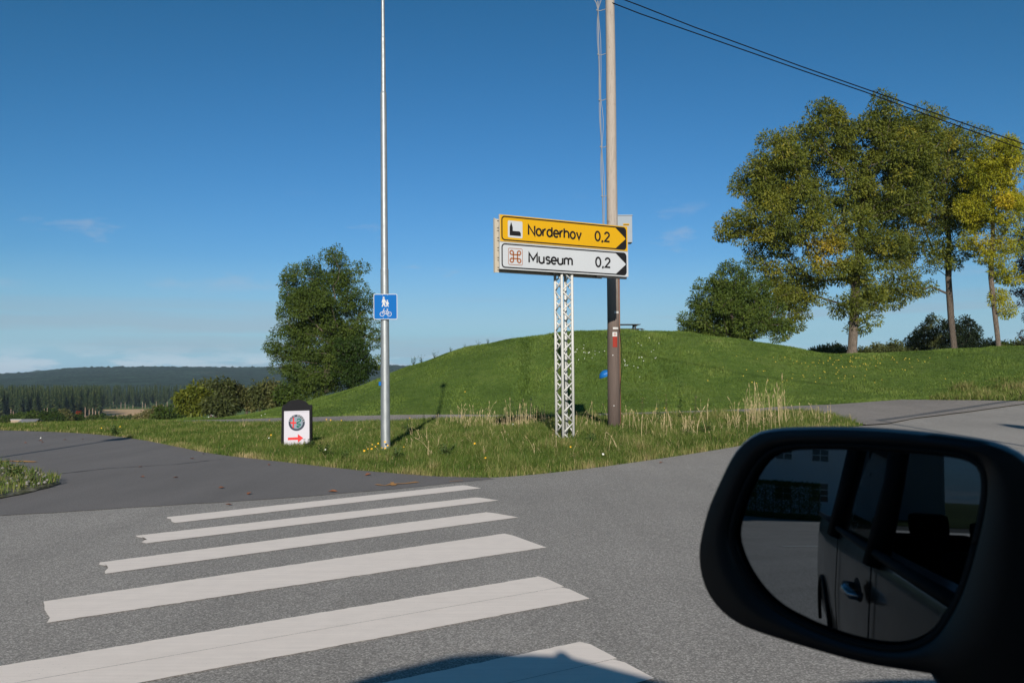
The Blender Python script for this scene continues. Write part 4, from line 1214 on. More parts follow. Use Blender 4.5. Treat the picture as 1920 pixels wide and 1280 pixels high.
wtall = [weed_mesh(4, 1.0, .12, .09, 34, 20 + i, (.15, .75), .6) for i in range(3)]
spots = [((648, 868), 'grey-green weed clump left of the lamp post foot'), ((610, 862), 'low weed clump by the kerb below the pavement board'), ((742, 868), 'weed clump right of the lamp post foot'), ((578, 845), 'leafy weed in front of the pavement board, over its arrow'),
         ((835, 862), 'weed clump at the verge edge above the last stripe'), ((1110, 838), 'leafy weed clump right of the mast foot'), ((1290, 826), 'dark leafy weed on the verge left of the mirror'), ((1010, 805), 'dark tall weed clump left of the lattice mast'),
         ((760, 812), 'dark green weed tuft right of the lamp post'), ((1325, 818), 'weed clump below the tall straw at the right'), ((215, 818), 'dark weed tuft where the long lamp shadow meets the grass')]
for i, (p, lb) in enumerate(spots): place(wm[i % 4], 'weed', *p, lb, s=random.uniform(.7, 1.15))
place(weed_mesh(26, .62, .34, .13, 22, 77, (.0, .3)), 'weed', 1008, 800, 'big dark bushy weed just left of the lattice mast foot', s=1.0)
for i, (p, lb) in enumerate([((1205, 797), 'branched brown dock stalk right of the utility pole'), ((1250, 797), 'brown dock stalk among the verge straw'), ((1303, 797), 'reddish dock stalk before the far lawn')]): place(wdock[i % 2], 'dock_plant', *p, lb, s=.95)
for i, (p, lb, s) in enumerate([((1277, 797), 'tallest thin green weed standing over the verge straw', 1.35), ((1235, 800), 'thin weed between the dock stalks', .9), ((795, 800), 'single tall weed midway between lamp post and straw', .55)]): place(wtall[i % 3], 'tall_weed', *p, lb, s=s)
for i, (p, lb, s) in enumerate([((775, 668), 'spiky bush-like weed on the left shoulder of the mound', .85), ((790, 664), 'second weed on the left shoulder of the mound', .7), ((815, 654), 'thin branching weed on the mound skyline', .7), ((845, 648), 'low weed on the mound skyline', .5), ((872, 643), 'small weed tuft on the mound skyline', .45), ((897, 640), 'dark weed tuft on the mound skyline', .5), ((915, 638), 'thin stalk weed on the mound skyline, rightmost', .5)]):
    place(wsky[i % 3], 'skyline_weed', *p, lb, 'plant', 'weeds on the mound skyline', s=s * .72, y=50.5)
# flowers
M['petal_y'] = simple('yellow_petal', (.75, .40, .01), .6); M['petal_w'] = simple('white_petal', (.6, .6, .55), .6)
def flowers(name, mat, px_list, hmin, hmax, r, label=None):
    V = []; F = []; nb = 0
    for p in px_list:
        g = G(*p); h = random.uniform(hmin, hmax); c = Vector((g.x, g.y, g.z + h)); tl = Vector((random.uniform(-.3, .3), -.8, .6)).normalized(); a = tl.cross(Vector((1, 0, 0))).normalized(); b = tl.cross(a)
        rr = r * random.uniform(.7, 1.3); V.append(tuple(c + tl * rr * .3))
        for k in range(8): V.append(tuple(c + (a * math.cos(k * PI / 4) + b * math.sin(k * PI / 4)) * rr * (1 if k % 2 else .7)))
        F += [(nb, nb + 1 + k, nb + 1 + (k + 1) % 8) for k in range(8)]; nb += 9
    me = raw_mesh(name, np.array(V), np.array(F), 3, mat); o = link(name, me); tag(o, kind='stuff'); return o
yf = [(683, 858), (697, 856), (704, 861), (712, 863), (716, 852), (722, 850), (722, 858), (698, 850), (690, 853), (727, 854), (709, 852), (757, 852), (508, 825), (1246, 778), (1232, 772), (890, 850), (910, 873), (872, 740), (505, 799), (612, 796), (620, 799), (640, 797), (768, 792), (1070, 862), (225, 812), (190, 810)]
flowers('yellow_flowers', M['petal_y'], yf, .12, .26, .022)
wf = [(610, 858), (504, 833), (953, 823), (962, 806), (1131, 866)] + [(random.gauss(1105, 18), random.gauss(668, 9)) for _ in range(16)] + [(random.gauss(1200, 24), random.gauss(692, 10)) for _ in range(14)] + [(random.uniform(1180, 1250), random.uniform(640, 680)) for _ in range(8)] + [(391, 786), (396, 785), (399, 787), (490, 783), (497, 784), (76, 828)]
flowers('white_flowers', M['petal_w'], wf, .10, .2, .024)
yl = [(random.gauss(1560, 95), random.uniform(668, 720)) for _ in range(70)] + [(random.gauss(1610, 60), random.uniform(668, 690)) for _ in range(50)]
M['petal_l'] = simple('yellow_fallen_leaf', (.42, .32, .03), .7)
flowers('yellow_leaf_litter', M['petal_l'], yl, .03, .06, .028)

# ---------------- island weeds
place(weed_mesh(22, .42, .30, .09, 16, 40, (.3, .8)), 'weed', 22, 905, 'straggly weed clump on the gravelly island at the left edge', s=1)
place(weed_mesh(16, .25, .25, .07, 14, 41, (.4, .9)), 'weed', 52, 915, 'low weed clump at the tip of the gravelly island', s=1)
place(weed_mesh(10, .2, .2, .06, 12, 42, (.2, .7)), 'weed', 5, 920, 'flat weed at the front of the gravelly island', s=1)
q = sample_poly(island, 9000); n_ = len(q); pn = pnoise(q[:, 0], q[:, 1], 4, 9); kk = (pn + RNG.normal(0, .3, n_)) > -.1; q = q[kk]; n_ = len(q)
blades('island_grass', q, RNG.uniform(.03, .16, n_), RNG.uniform(.006, .012, n_), RNG.uniform(.2, .9, n_), np.clip(RNG.normal(.5, .2, n_), 0, 1), '', base=.08)
def stones():
    V = []; F = []; nb = 0
    for _ in range(90):
        p = (random.uniform(-40, 95), random.uniform(885, 925)); g = G(*p)
        if not pip(np.array([g.x]), np.array([g.y]), island)[0]: continue
        s = random.uniform(.012, .04); c = Vector((g.x, g.y, .11))
        for dx, dy, dz in ((1, 0, 0), (0, 1, 0), (-1, 0, 0), (0, -1, 0), (0, 0, .7), (0, 0, -.7)): V.append((c.x + dx * s * random.uniform(.7, 1.2), c.y + dy * s * random.uniform(.7, 1.2), c.z + dz * s))
        F += [(nb, nb + 1, nb + 4), (nb + 1, nb + 2, nb + 4), (nb + 2, nb + 3, nb + 4), (nb + 3, nb, nb + 4), (nb + 1, nb, nb + 5), (nb + 2, nb + 1, nb + 5), (nb + 3, nb + 2, nb + 5), (nb, nb + 3, nb + 5)]; nb += 6
    me = raw_mesh('stones', np.array(V), np.array(F), 3, simple('pale_stone', (.20, .19, .18), .9, var=.2)); tag(link('stones', me), kind='stuff')
stones()

def grit():
    V = []; F = []; nb = 0
    for k, mt in ((0, 'soil'), (1, 'straw')):
        pass
    L = densify(verge_edge, .02, closed=False)
    for _ in range(5200):
        x, y = random.choice(L); off = -abs(random.gauss(0, .10)) * (2.2 if random.random() < .12 else 1)
        x += random.gauss(0, .05); y += off + .05; s = random.uniform(.004, .014); z = tz(x, y) + .026; a = random.uniform(0, 6.3)
        V += [(x + s * math.cos(a), y + s * math.sin(a), z), (x + s * math.cos(a + 2.1), y + s * math.sin(a + 2.1), z), (x + s * math.cos(a + 4.2), y + s * math.sin(a + 4.2), z), (x, y, z + s * .9)]
        F += [(nb, nb + 1, nb + 3), (nb + 1, nb + 2, nb + 3), (nb + 2, nb, nb + 3)]; nb += 4
    me = raw_mesh('edge_litter', np.array(V), np.array(F), 3, simple('edge_litter', (.20, .165, .105), .95, var=.4, vscale=40)); tag(link('edge_litter', me), kind='stuff')
grit()

# ---------------- rough bank at the far right of the lawn
q = sample_poly(GP([(1740, 752), (1760, 742), (1800, 722), (1860, 712), (1919, 708)]) + [(rx + 8, ry + 9), (rx + 9, ry + 4.2)] + GP([(1915, 753)]), 16000)
x, y = q.T; pn = pnoise(x, y, 2, 12); n_ = len(q)
blades('bank_grass', q, np.clip(.22 + .2 * pn, .08, .6) * RNG.uniform(.6, 1.3, n_), RNG.uniform(.012, .03, n_), RNG.uniform(.2, .9, n_), np.clip(.55 + .2 * pn + RNG.normal(0, .15, n_), 0, 1), '')

# ---------------- trees
def bark(name, a, b_):
    m, nt, b = mat_new(name); t = NT(nt); n = t.noise(t.coord(scale=(6, 6, 1.2)), 3, 6, .7)
    n2_ = t.noise(t.coord(scale=(14, 14, 2)), 3, 4, .7); n = t.ramp(t.math('MULTIPLY_ADD', n2_, .5, t.math('MULTIPLY', n, .5)), [(.38, 0.0), (.62, 1.0)])
    t.L.new(t.mix(n, a, b_), b.inputs['Base Color']); b.inputs['Roughness'].default_value = .9; b.inputs['Specular IOR Level'].default_value = .15
    t.L.new(t.bump(n, .9, .05), b.inputs['Normal']); return m
M['bark'] = bark('ash_bark', (.09, .07, .055), (.26, .21, .17)); M['bark_dark'] = bark('dark_bark', (.06, .048, .04), (.18, .145, .12))
M['leaf_ash'] = leaf_mat('ash_leaf', [(0, (.035, .050, .012)), (.35, (.115, .140, .022)), (.6, (.20, .21, .030)), (.8, (.32, .26, .028)), (1, (.52, .34, .03))], .38)
M['leaf_green'] = leaf_mat('green_leaf', [(0, (.030, .058, .012)), (.5, (.085, .125, .022)), (.8, (.14, .175, .032)), (1, (.22, .22, .045))], .34)
M['leaf_dark'] = leaf_mat('dark_leaf', [(0, (.008, .014, .007)), (.6, (.022, .034, .013)), (1, (.05, .05, .02))], .15)
M['leaf_yel'] = leaf_mat('yellow_green_leaf', [(0, (.10, .14, .016)), (.35, (.25, .27, .022)), (.7, (.42, .38, .025)), (1, (.62, .42, .03))], .40)
M['leaf_red'] = leaf_mat('dark_red_leaf', [(0, (.012, .012, .008)), (.6, (.03, .022, .014)), (1, (.10, .03, .015))], .2)
M['leaf_brown'] = leaf_mat('olive_brown_leaf', [(0, (.045, .058, .020)), (.5, (.095, .110, .036)), (1, (.19, .165, .065))], .28)
M['leaf_scarlet'] = leaf_mat('scarlet_leaf', [(0, (.25, .03, .02)), (1, (.45, .06, .03))], .3)

def make_tree(name, base, spheres, N, label, cat='tree', group=None, leafmat='leaf_ash', barkmat='bark', trunk=None, r0=.3, per=95, lsize=.20, cl=.42, seed=1, vbase=.4, dens_shell=.75, dead=0, depth=1.0, lw=.40, vfun=None, droop=.22, space=.16):
    """trunk and limbs grown towards leaf clusters scattered in a lumpy envelope; crown of small leaf faces"""
    r = np.random.default_rng(seed); base = np.array(base, float)
    S = np.array(spheres, float)            # x y z r
    vol = S[:, 3] ** 2.4; vol /= vol.sum(); C = []
    idx = r.choice(len(S), N * 3, p=vol)
    for i in idx:
        d = r.normal(0, 1, 3); d /= np.linalg.norm(d); rad = S[i, 3] * (r.uniform(0, 1) ** (1 / 3) if r.uniform() > dens_shell else r.uniform(.72, 1.0))
        p = S[i, :3] + d * rad * np.array([1, depth, .92])
        C.append(p)
    C = np.array(C)
    keep = [0]                              # spread them out
    md = S[:, 3].mean() * space
    for i in range(1, len(C)):
        if len(keep) >= N: break
        dd = np.linalg.norm(C[keep] - C[i], axis=1)
        if dd.min() > md: keep.append(i)
    C = C[keep]
    ax = trunk if trunk is not None else [(0, 0, 0), (0, 0, (S[:, 2].mean() - base[2]) * .8)]
    T = []; TR = []
    for a, b in zip(ax[:-1], ax[1:]):
        a = np.array(a, float); b = np.array(b, float); k = max(1, int(np.linalg.norm(b - a) / .5))
        for j in range(k): T.append(a + (b - a) * j / k)
    T.append(np.array(ax[-1], float)); T = np.array(T) + base
    nodes = [t for t in T]; par = [-1] + list(range(len(T) - 1)); plen = list(np.concatenate([[0], np.cumsum(np.linalg.norm(np.diff(T, axis=0), axis=1))]))
    minz = base[2] + (S[:, 2].min() - base[2]) * .35
    order = np.argsort(np.linalg.norm(C - T[len(T) * 2 // 3], axis=1))
    NA = np.array(nodes); PL = np.array(plen); tips = []
    for oi in order:
        c = C[oi]; v = c - NA; d = np.linalg.norm(v, axis=1)
        cost = d + .30 * PL + 1.2 * np.clip(-(v[:, 2]) / (d + .1) - .1, 0, 1) * d
        cost[NA[:, 2] < minz] += 50
        j = int(np.argmin(cost)); L = d[j]; k = max(1, int(L / .8)); last = j; p0 = NA[j]
        newn = []; 
        for s in range(1, k + 1):
            t = s / k; p = p0 + (c - p0) * t + (r.normal(0, .06 * min(L, 2), 3) if s < k else 0); p[2] += math.sin(t * PI) * L * .07
            newn.append(p); par.append(last); plen.append(PL[j] + L * t); last = len(par) - 1
        NA = np.vstack([NA, newn]); PL = np.array(plen); tips.append(last)
    n = len(NA); cnt = np.zeros(n)
    for t in tips: cnt[t] += 1
    for i in range(n - 1, 0, -1): cnt[par[i]] += cnt[i]
    rad = r0 * (np.maximum(cnt, .6) / cnt[0]) ** .52
    rad = np.clip(rad, .012, r0)
    nt_ = len(T)
    for i in range(nt_): rad[i] = max(rad[i], r0 * (1 - .55 * i / nt_)) * (1.25 if i == 0 else 1)
    # limbs as tubes
    V = []; F = []; nb = 0; sides = 6
    ang = np.arange(sides) * 2 * PI / sides
    st = 12; an2 = np.arange(st) * 2 * PI / st; fl = 1 + .10 * np.sin(an2 * 3 + seed) + .05 * np.sin(an2 * 5)
    for i in range(nt_):
        rr = rad[i] * (fl + r.normal(0, .02, st)); 
        if i == 0: rr = rr * 1.25
        V.append(NA[i] + np.stack([np.cos(an2) * rr, np.sin(an2) * rr, np.zeros(st)], 1))
        if i:
            k = np.arange(st); k2 = (k + 1) % st; F.append(np.stack([nb - st + k, nb - st + k2, nb + k2, nb + k], 1))
        nb += st
    for i in range(nt_, n):
        a = NA[par[i]]; b = NA[i]; d = b - a; L = np.linalg.norm(d)
        if L < 1e-4: continue
        d /= L; u = np.cross(d, [0, 0, 1.0] if abs(d[2]) < .9 else [1.0, 0, 0]); u /= np.linalg.norm(u); w = np.cross(d, u)
        ra = min(rad[par[i]], rad[i] * 1.35) if i >= nt_ else rad[par[i]]
        circ = np.cos(ang)[:, None] * u + np.sin(ang)[:, None] * w
        V.append(a - d * ra * .3 + circ * ra); V.append(b + circ * rad[i])
        k = np.arange(sides); k2 = (k + 1) % sides
        F.append(np.stack([nb + k, nb + k2, nb + sides + k2, nb + sides + k], 1)); nb += 2 * sides
    V = np.concatenate(V) - base; F = np.concatenate(F)
    root = empty(name, tuple(base), label, cat, group)
    me = raw_mesh('trunk', V, F, 4, M[barkmat]); me.shade_smooth(); link('trunk', me, root)
    # leaves
    nC = len(C); alive = r.uniform(0, 1, nC) >= dead; Cl = C[alive]
    m = int(per * len(Cl)); ci = r.integers(0, len(Cl), m)
    off = r.normal(0, 1, (m, 3)); off *= (cl * r.uniform(.3, 1.0, m) ** .5 / np.maximum(np.linalg.norm(off, axis=1), .3))[:, None] * np.array([1, 1, .80])
    P = Cl[ci] + off; P[:, 2] -= (np.linalg.norm(off[:, :2], axis=1) / cl) ** 2 * droop * cl
    d = off * .8 + r.normal(0, .35, (m, 3)) * cl; d[:, 2] -= .3 * cl; d /= np.linalg.norm(d, axis=1)[:, None]
    nrm = r.normal(0, 1, (m, 3)); nrm[:, 2] += 1.1; sd = np.cross(d, nrm); sd /= np.linalg.norm(sd, axis=1)[:, None]
    L = lsize * r.uniform(.6, 1.35, m)[:, None]; W = L * lw
    V = np.concatenate([P, P + d * L * .45 + sd * W / 2, P + d * L, P + d * L * .45 - sd * W / 2], 1).reshape(-1, 3) - base
    F = np.arange(m * 4).reshape(-1, 4)
    cv = r.normal(0, .11, len(Cl)); val = vbase + cv[ci] + r.normal(0, .07, m)
    if vfun is not None: val = val + vfun(P)
    me = raw_mesh('crown', V, F, 4, M[leafmat], np.clip(val, 0, 1)); link('crown', me, root)
    return root
def sph(lst, y, jy=0.0):
    out = []
    for i, (px, py, rp) in enumerate(lst):
        p = at_y(px, py, y); r_ = rp * y / 1750
        out.append((p.x, y + ((i * 37 % 11) / 5 - 1) * r_ * jy, p.z, r_))
    return out
def tree_at(px, y):
    p = at_y(px, 700, y); return (p.x, y, tz(p.x, y) - .05)
def loc(base, pts, y):
    return [tuple(np.array(at_y(px, py, y)[:]) - np.array(base) + np.array([0, dy, 0])) for px, py, dy in pts]

# round tree left of the mound
yA = 62.0; bA = tree_at(612, yA)
make_tree('ash_tree', bA, sph([(620, 500, 38), (575, 530, 42), (655, 525, 34), (620, 550, 52), (560, 580, 44), (640, 600, 52), (675, 560, 28), (545, 630, 40), (600, 640, 60), (530, 665, 30), (680, 620, 32), (590, 700, 46), (640, 690, 46), (560, 715, 34), (600, 590, 50), (640, 650, 44), (580, 640, 46), (690, 680, 26), (613, 485, 24), (668, 493, 16)], yA, .5), 380,
          'dense round green ash tree beside the left foot of the mound', leafmat='leaf_green', trunk=loc(bA, [(612, 735, 0), (614, 690, 0), (620, 640, .2), (618, 560, 0)], yA), r0=.24, per=330, lsize=.14, cl=.58, space=.22, seed=3, vbase=.42)
bA2 = tree_at(662, 60.5)
make_tree('dark_bush', bA2, sph([(655, 655, 26), (668, 680, 32), (645, 690, 24), (665, 700, 22)], 60.5, .3), 90, 'dark evergreen bush pressed against the right side of the round tree', 'bush', leafmat='leaf_green', barkmat='bark_dark', r0=.08, per=170, lsize=.14, cl=.33, seed=5, vbase=.04)
# low bush-like ash right of the mound
yB = 54.5; bB = tree_at(1372, yB)
make_tree('ash_tree', bB, sph([(1370, 525, 34), (1335, 555, 40), (1410, 550, 40), (1375, 585, 55), (1310, 600, 32), (1440, 590, 36), (1455, 620, 22), (1300, 618, 22), (1400, 615, 34), (1345, 618, 34)], yB, .6), 200,
          'low wide bushy ash growing behind the mound, left of the big tree', leafmat='leaf_green', trunk=loc(bB, [(1372, 660, 0), (1372, 610, 0), (1372, 560, 0)], yB), r0=.16, per=330, lsize=.135, cl=.48, space=.24, seed=8, vbase=.5)
# the big ash
yC = 56.0; bC = tree_at(1598, yC)
def vC(P):
    px = 960 + P[:, 0] / P[:, 1] * 1750; pz = P[:, 2]
    return .42 * np.exp(-((px - 1555) / 45) ** 2 - ((pz - at_y(0, 490, yC).z) / 1.3) ** 2) + .12 * np.exp(-((px - 1430) / 60) ** 2)
make_tree('big_ash_tree', bC, sph([(1450, 300, 44), (1425, 345, 48), (1480, 340, 56), (1535, 225, 30), (1560, 255, 50), (1510, 275, 46), (1640, 210, 34), (1625, 260, 54), (1680, 235, 40), (1720, 225, 26), (1585, 330, 62), (1420, 410, 50), (1380, 430, 34), (1365, 420, 20), (1490, 410, 55), (1660, 330, 60), (1640, 400, 50), (1545, 395, 46), (1450, 465, 44), (1480, 520, 36), (1465, 570, 34), (1490, 590, 24), (1555, 490, 50), (1600, 520, 30), (1530, 540, 24), (1600, 575, 24), (1628, 560, 26), (1635, 590, 16), (1685, 290, 50), (1475, 605, 24), (1500, 550, 30), (1570, 570, 22), (1610, 620, 14), (1650, 470, 34), (1720, 280, 44), (1710, 330, 40), (1600, 440, 44), (1690, 380, 40)], yC, .8), 640,
          'biggest ash tree, broad green crown with a yellowing lower middle, on the lawn', leafmat='leaf_ash', trunk=loc(bC, [(1598, 672, 0), (1602, 600, 0), (1606, 520, 0), (1618, 440, .3), (1625, 360, .6), (1632, 290, .4)], yC), r0=.27, per=270, lsize=.17, cl=.60, space=.25, seed=12, vbase=.40, vfun=vC, dens_shell=.8)
# second big ash with bare limbs
yD = 60.0; bD = tree_at(1790, yD)
make_tree('ash_tree', bD, sph([(1740, 260, 46), (1790, 290, 44), (1820, 310, 40), (1730, 330, 50), (1780, 370, 46), (1700, 390, 44), (1745, 420, 44), (1810, 400, 34), (1700, 460, 36), (1680, 520, 34), (1660, 545, 22), (1740, 480, 34), (1790, 470, 30), (1695, 560, 16), (1830, 265, 24), (1790, 250, 30), (1760, 300, 46), (1800, 350, 40), (1690, 540, 30), (1745, 535, 22), (1650, 555, 14)], yD, .8), 380,
          'tall ash with bare dark inner limbs, second trunk from the right', leafmat='leaf_ash', barkmat='bark_dark', trunk=loc(bD, [(1790, 668, 0), (1783, 600, 0), (1778, 520, 0), (1782, 450, .2), (1775, 380, .2)], yD), r0=.20, per=220, lsize=.165, cl=.57, space=.23, seed=15, vbase=.47, dead=.14)
# slim yellow tree
yE = 56.0; bE = tree_at(1872, yE)
make_tree('yellow_ash_tree', bE, sph([(1860, 290, 30), (1885, 285, 26), (1840, 320, 32), (1890, 330, 30), (1865, 350, 38), (1835, 390, 32), (1880, 400, 36), (1900, 370, 20), (1850, 440, 30), (1885, 460, 26), (1838, 470, 20), (1865, 500, 22), (1890, 520, 16), (1872, 560, 12), (1885, 580, 10)], yE, .8), 170,
          'slim yellow-leaved ash, the last whole tree at the right', leafmat='leaf_yel', trunk=loc(bE, [(1875, 668, 0), (1866, 590, 0), (1858, 520, 0), (1862, 440, 0), (1862, 340, 0)], yE), r0=.14, per=330, lsize=.135, cl=.52, space=.28, seed=18, vbase=.52)
# dark red tree at the very edge
yF = 74.0; bF = tree_at(1990, yF)
make_tree('dark_red_tree', bF, sph([(1975, 380, 62), (1960, 450, 52), (1985, 520, 66), (1945, 540, 30), (1950, 580, 34), (1985, 600, 46), (1930, 600, 16), (1935, 620, 14), (2020, 450, 80), (1935, 400, 22)], yF, .8), 260,
          'dark red-leaved tree cut off by the right edge of the picture', leafmat='leaf_red', barkmat='bark_dark', r0=.25, per=110, lsize=.22, cl=.45, seed=21, vbase=.45)
# bushes under the trees
def bush(px, y, lst, N, label, lm, seed, per=120, ls=.16, cl=.34, vb=.45, name='bush', cat='bush', group=None):
    make_tree(name, tree_at(px, y), sph(lst, y, .6), N, label, cat, group, leafmat=lm, barkmat='bark_dark', r0=.08, per=per, lsize=ls, cl=cl, seed=seed, vbase=vb)
bush(1800, 67, [(1770, 625, 26), (1800, 620, 30), (1825, 635, 24), (1790, 650, 30), (1830, 650, 16), (1750, 645, 18)], 120, 'dark bush behind the second trunk from the right', 'leaf_dark', 31, vb=.35)
bush(1730, 68, [(1745, 612, 20), (1730, 635, 24), (1715, 650, 18), (1755, 645, 20)], 70, 'olive brown bush left of the dark bush under the trees', 'leaf_brown', 32)
# ================================================================== VALLEY AND BACKGROUND
M['spruce'] = leaf_mat('spruce_needles', [(0, (.006, .013, .006)), (.5, (.030, .048, .018)), (.85, (.060, .072, .026)), (1, (.10, .10, .04))], .1)
M['pine_trunk'] = simple('pine_trunk', (.28, .20, .15), .9, var=.2)
def spruce_parts(seed, bare, H=16.0):
    r = np.random.default_rng(seed); V = []; F = []; vals = []; nb = 0
    z = H * bare; R0 = H * r.uniform(.13, .19)
    while z < H * .985:
        t = (z - H * bare) / (H * (1 - bare)); R_ = R0 * (1 - t) ** .8 * r.uniform(.8, 1.15) + .12; k = 7; a0 = r.uniform(0, 6.3)
        for i in range(k):
            a = a0 + i * 2 * PI / k + r.normal(0, .2); rr = R_ * r.uniform(.55, 1.2); w = .55 + .9 * (1 - t)
            tip = (math.cos(a) * rr, math.sin(a) * rr, z - rr * .28); sx, sy = -math.sin(a) * w * .5, math.cos(a) * w * .5
            V += [(0, 0, z + .55), (tip[0] * .5 - sx, tip[1] * .5 - sy, z - .15), tip, (tip[0] * .5 + sx, tip[1] * .5 + sy, z - .15)]; F.append((nb, nb + 1, nb + 2, nb + 3)); nb += 4; vals.append(r.uniform(.1, .9))
        z += H * .038 * r.uniform(.8, 1.2)
    V.append((0, 0, H)); 
    crown = (np.array(V), np.array(F), np.array(vals))
    mb = MB(); mb.tube([(0, 0, -.5), (0, 0, H * .5), (0, 0, H * .97)], [.22, .15, .03], 5)
    return crown, mb
protos = []
for i in range(5):
    (V, F, vl), mb = spruce_parts(50 + i, [.12, .3, .42, .2, .36][i]); protos.append((raw_mesh('crown', V, F, 4, M['spruce'], vl), mb, V, F, vl))
def spruce_thing(px, y, s, i, label, group):
    p = at_y(px, 740, y); z = tz(p.x, y) - .3
    root = empty('spruce_tree', (p.x, y, z), label, 'tree', group, rz=random.uniform(0, 6.3)); root.scale = (s, s, s)
    link('crown', protos[i][0], root)
    if 'tm' not in spruce_thing.__dict__: spruce_thing.tm = {}
    if i not in spruce_thing.tm:
        o = protos[i][1].build('trunk', M['pine_trunk'], root); spruce_thing.tm[i] = o.data
    else: link('trunk', spruce_thing.tm[i], root)
def top_s(px, y, ytop, H=16.0):
    p = at_y(px, ytop, y); return (p.z - tz(p.x, y) + .3) / H
x = -70.0
while x < 186:
    y = random.uniform(428, 452); spruce_thing(x, y, top_s(x, y, random.uniform(720, 737)), random.choice([1, 2, 2, 4, 0]), 'dark tall conifer in the front row of the valley wood at the left', 'conifers in front of the valley wood'); x += random.uniform(4.5, 8.5)
x = 168.0
while x < 420:
    y = random.uniform(648, 672); spruce_thing(x, y, top_s(x, y, random.uniform(722, 729)), random.choice([0, 1, 3, 4]), 'dark conifer at the wood edge behind the tan stubble field', 'conifers behind the stubble field'); x += random.uniform(5, 8)
def wood(name, x0, x1, y0, y1, n, t0, t1):
    VV = []; FF = []; vv = []; nb = 0
    for _ in range(n):
        px = random.uniform(x0, x1); y = random.uniform(y0, y1); c = protos[random.randrange(5)]; s = top_s(px, y, random.uniform(t0, t1)); p = at_y(px, 740, y)
        a = random.uniform(0, 6.3); V = c[2] * s; R_ = np.array([[math.cos(a), -math.sin(a), 0], [math.sin(a), math.cos(a), 0], [0, 0, 1]]); V = V @ R_.T + np.array([p.x, y, tz(p.x, y) - .3])
        VV.append(V); FF.append(c[3] + nb); vv.append(c[4]); nb += len(V)
    me = raw_mesh(name, np.concatenate(VV), np.concatenate(FF), 4, M['spruce'], np.concatenate(vv)); tag(link(name, me), kind='stuff')
wood('valley_wood', -160, 190, 455, 560, 230, 721, 728)
wood('far_wood', 150, 560, 676, 780, 220, 719.5, 724)
wood('far_wood', -160, 190, 600, 780, 110, 719.5, 723)

# deciduous bushes in the valley, three prototypes copied
def proto_bush(seed, lm, vb):
    base = (0, 0, 0)
    return make_tree('valley_bush', base, [(0, 0, 1.9, 1.3), (-1.0, 0, 1.4, 1.0), (1.0, .2, 1.5, 1.0), (.2, -.6, 1.1, 1.0), (0, .6, 2.4, .8), (-.6, .2, .8, .8), (.9, -.2, .8, .8)], 70, 'x', 'bush', 'bushes down in the valley', leafmat=lm, barkmat='bark_dark', r0=.08, per=60, lsize=.30, cl=.42, seed=seed, vbase=vb)
pb = [proto_bush(61, 'leaf_brown', .7), proto_bush(62, 'leaf_green', .3), proto_bush(63, 'leaf_green', .12)]
VB = [(-30, 772, 0, 'bush at the far left of the valley row'), (12, 776, 1, 'low dark bush left of the shed roof'), (70, 768, 1, 'green bush right of the shed roof'), (95, 767, 2, 'round dark green bush in the valley row'), (120, 768, 0, 'pale olive bush right of the round dark one'), (147, 774, 2, 'low dark bush in the middle of the valley row'),
      (175, 775, 1, 'bush left under the stubble field'), (198, 776, 2, 'wide bush under the left end of the stubble field'), (222, 777, 1, 'bush under the middle of the stubble field'), (246, 777, 2, 'bush under the right end of the stubble field'), (272, 770, 0, 'olive bush right of the stubble field'), (300, 762, 0, 'tall olive bush beside the yellow-green maple bush'), (322, 757, 1, 'brownish bush touching the yellow-green maple bush'), (45, 771, 1, 'bush standing behind the shed roof')]
usedp = [False] * 3
for px, ty, k, lb in VB:
    y = random.uniform(135, 165) if px < 260 else random.uniform(95, 110)
    if px == 45: y = 190
    p = at_y(px, ty, y); z = tz(p.x, y); s = (p.z - z) / 3.1
    o = pb[k] if not usedp[k] else copy_tree(pb[k]); usedp[k] = True
    o.location = (p.x, y, z); o.scale = (s * 1.15, s * 1.15, s); o.rotation_euler = (0, 0, random.uniform(0, 6.3)); o['label'] = lb
# red rowan speck
make_tree('red_bush', tree_at(150, 200), sph([(150, 774, 4), (147, 778, 3.5)], 200, .5), 14, 'small red-leaved bush glowing in front of the dark conifers', 'bush', None, leafmat='leaf_scarlet', barkmat='bark_dark', r0=.05, per=40, lsize=.25, cl=.3, seed=71, vbase=.5)
# shed with pale roof
def shed():
    y = 128.0; a = at_y(33, 796, y); b = at_y(61, 796, y); w = b.x - a.x; z = at_y(45, 800, y).z; top = at_y(45, 786, y).z - z
    root = empty('shed', (a.x, y, z), 'small shed with a pale grey pitched roof among the valley bushes', 'shed')
    wl = simple('shed_wall', (.30, .22, .17), .9, var=.15); rf = simple('shed_roof', (.18, .18, .20), .7, var=.1)
    mb = MB(); mb.box((0, 0, -1), (w, 3, top * .55)); mb.build('wall', wl, root)
    mb = MB(); mb.loft([[(-.15, -.2, top * .5), (-.15, 1.5, top), (-.15, 3.2, top * .5), (-.15, 1.5, top - .1)], [(w + .15, -.2, top * .5), (w + .15, 1.5, top), (w + .15, 3.2, top * .5), (w + .15, 1.5, top - .1)]]); mb.build('roof', rf, root)
    mb = MB(); mb.box((w * .3, -.03, .1), (w * .45, 0, top * .45)); mb.build('door', M['lamp_grey'], root)
    y2 = 150.0; c = at_y(20, 790, y2); d = at_y(44, 790, y2); z2 = at_y(20, 797, y2).z
    r2 = empty('low_wall', (c.x, y2, z2), 'low beige wall seen left of the shed roof', 'wall')
    mb = MB(); mb.box((0, 0, -1), (d.x - c.x, .4, c.z - z2 + .25)); mb.build('wall_body', simple('beige_wall', (.32, .24, .18), .9, var=.1), r2)
    mb = MB(); mb.box((-.05, -.05, c.z - z2 + .252), (d.x - c.x + .05, .45, c.z - z2 + .36)); mb.build('coping', M['lamp_grey'], r2)
shed()

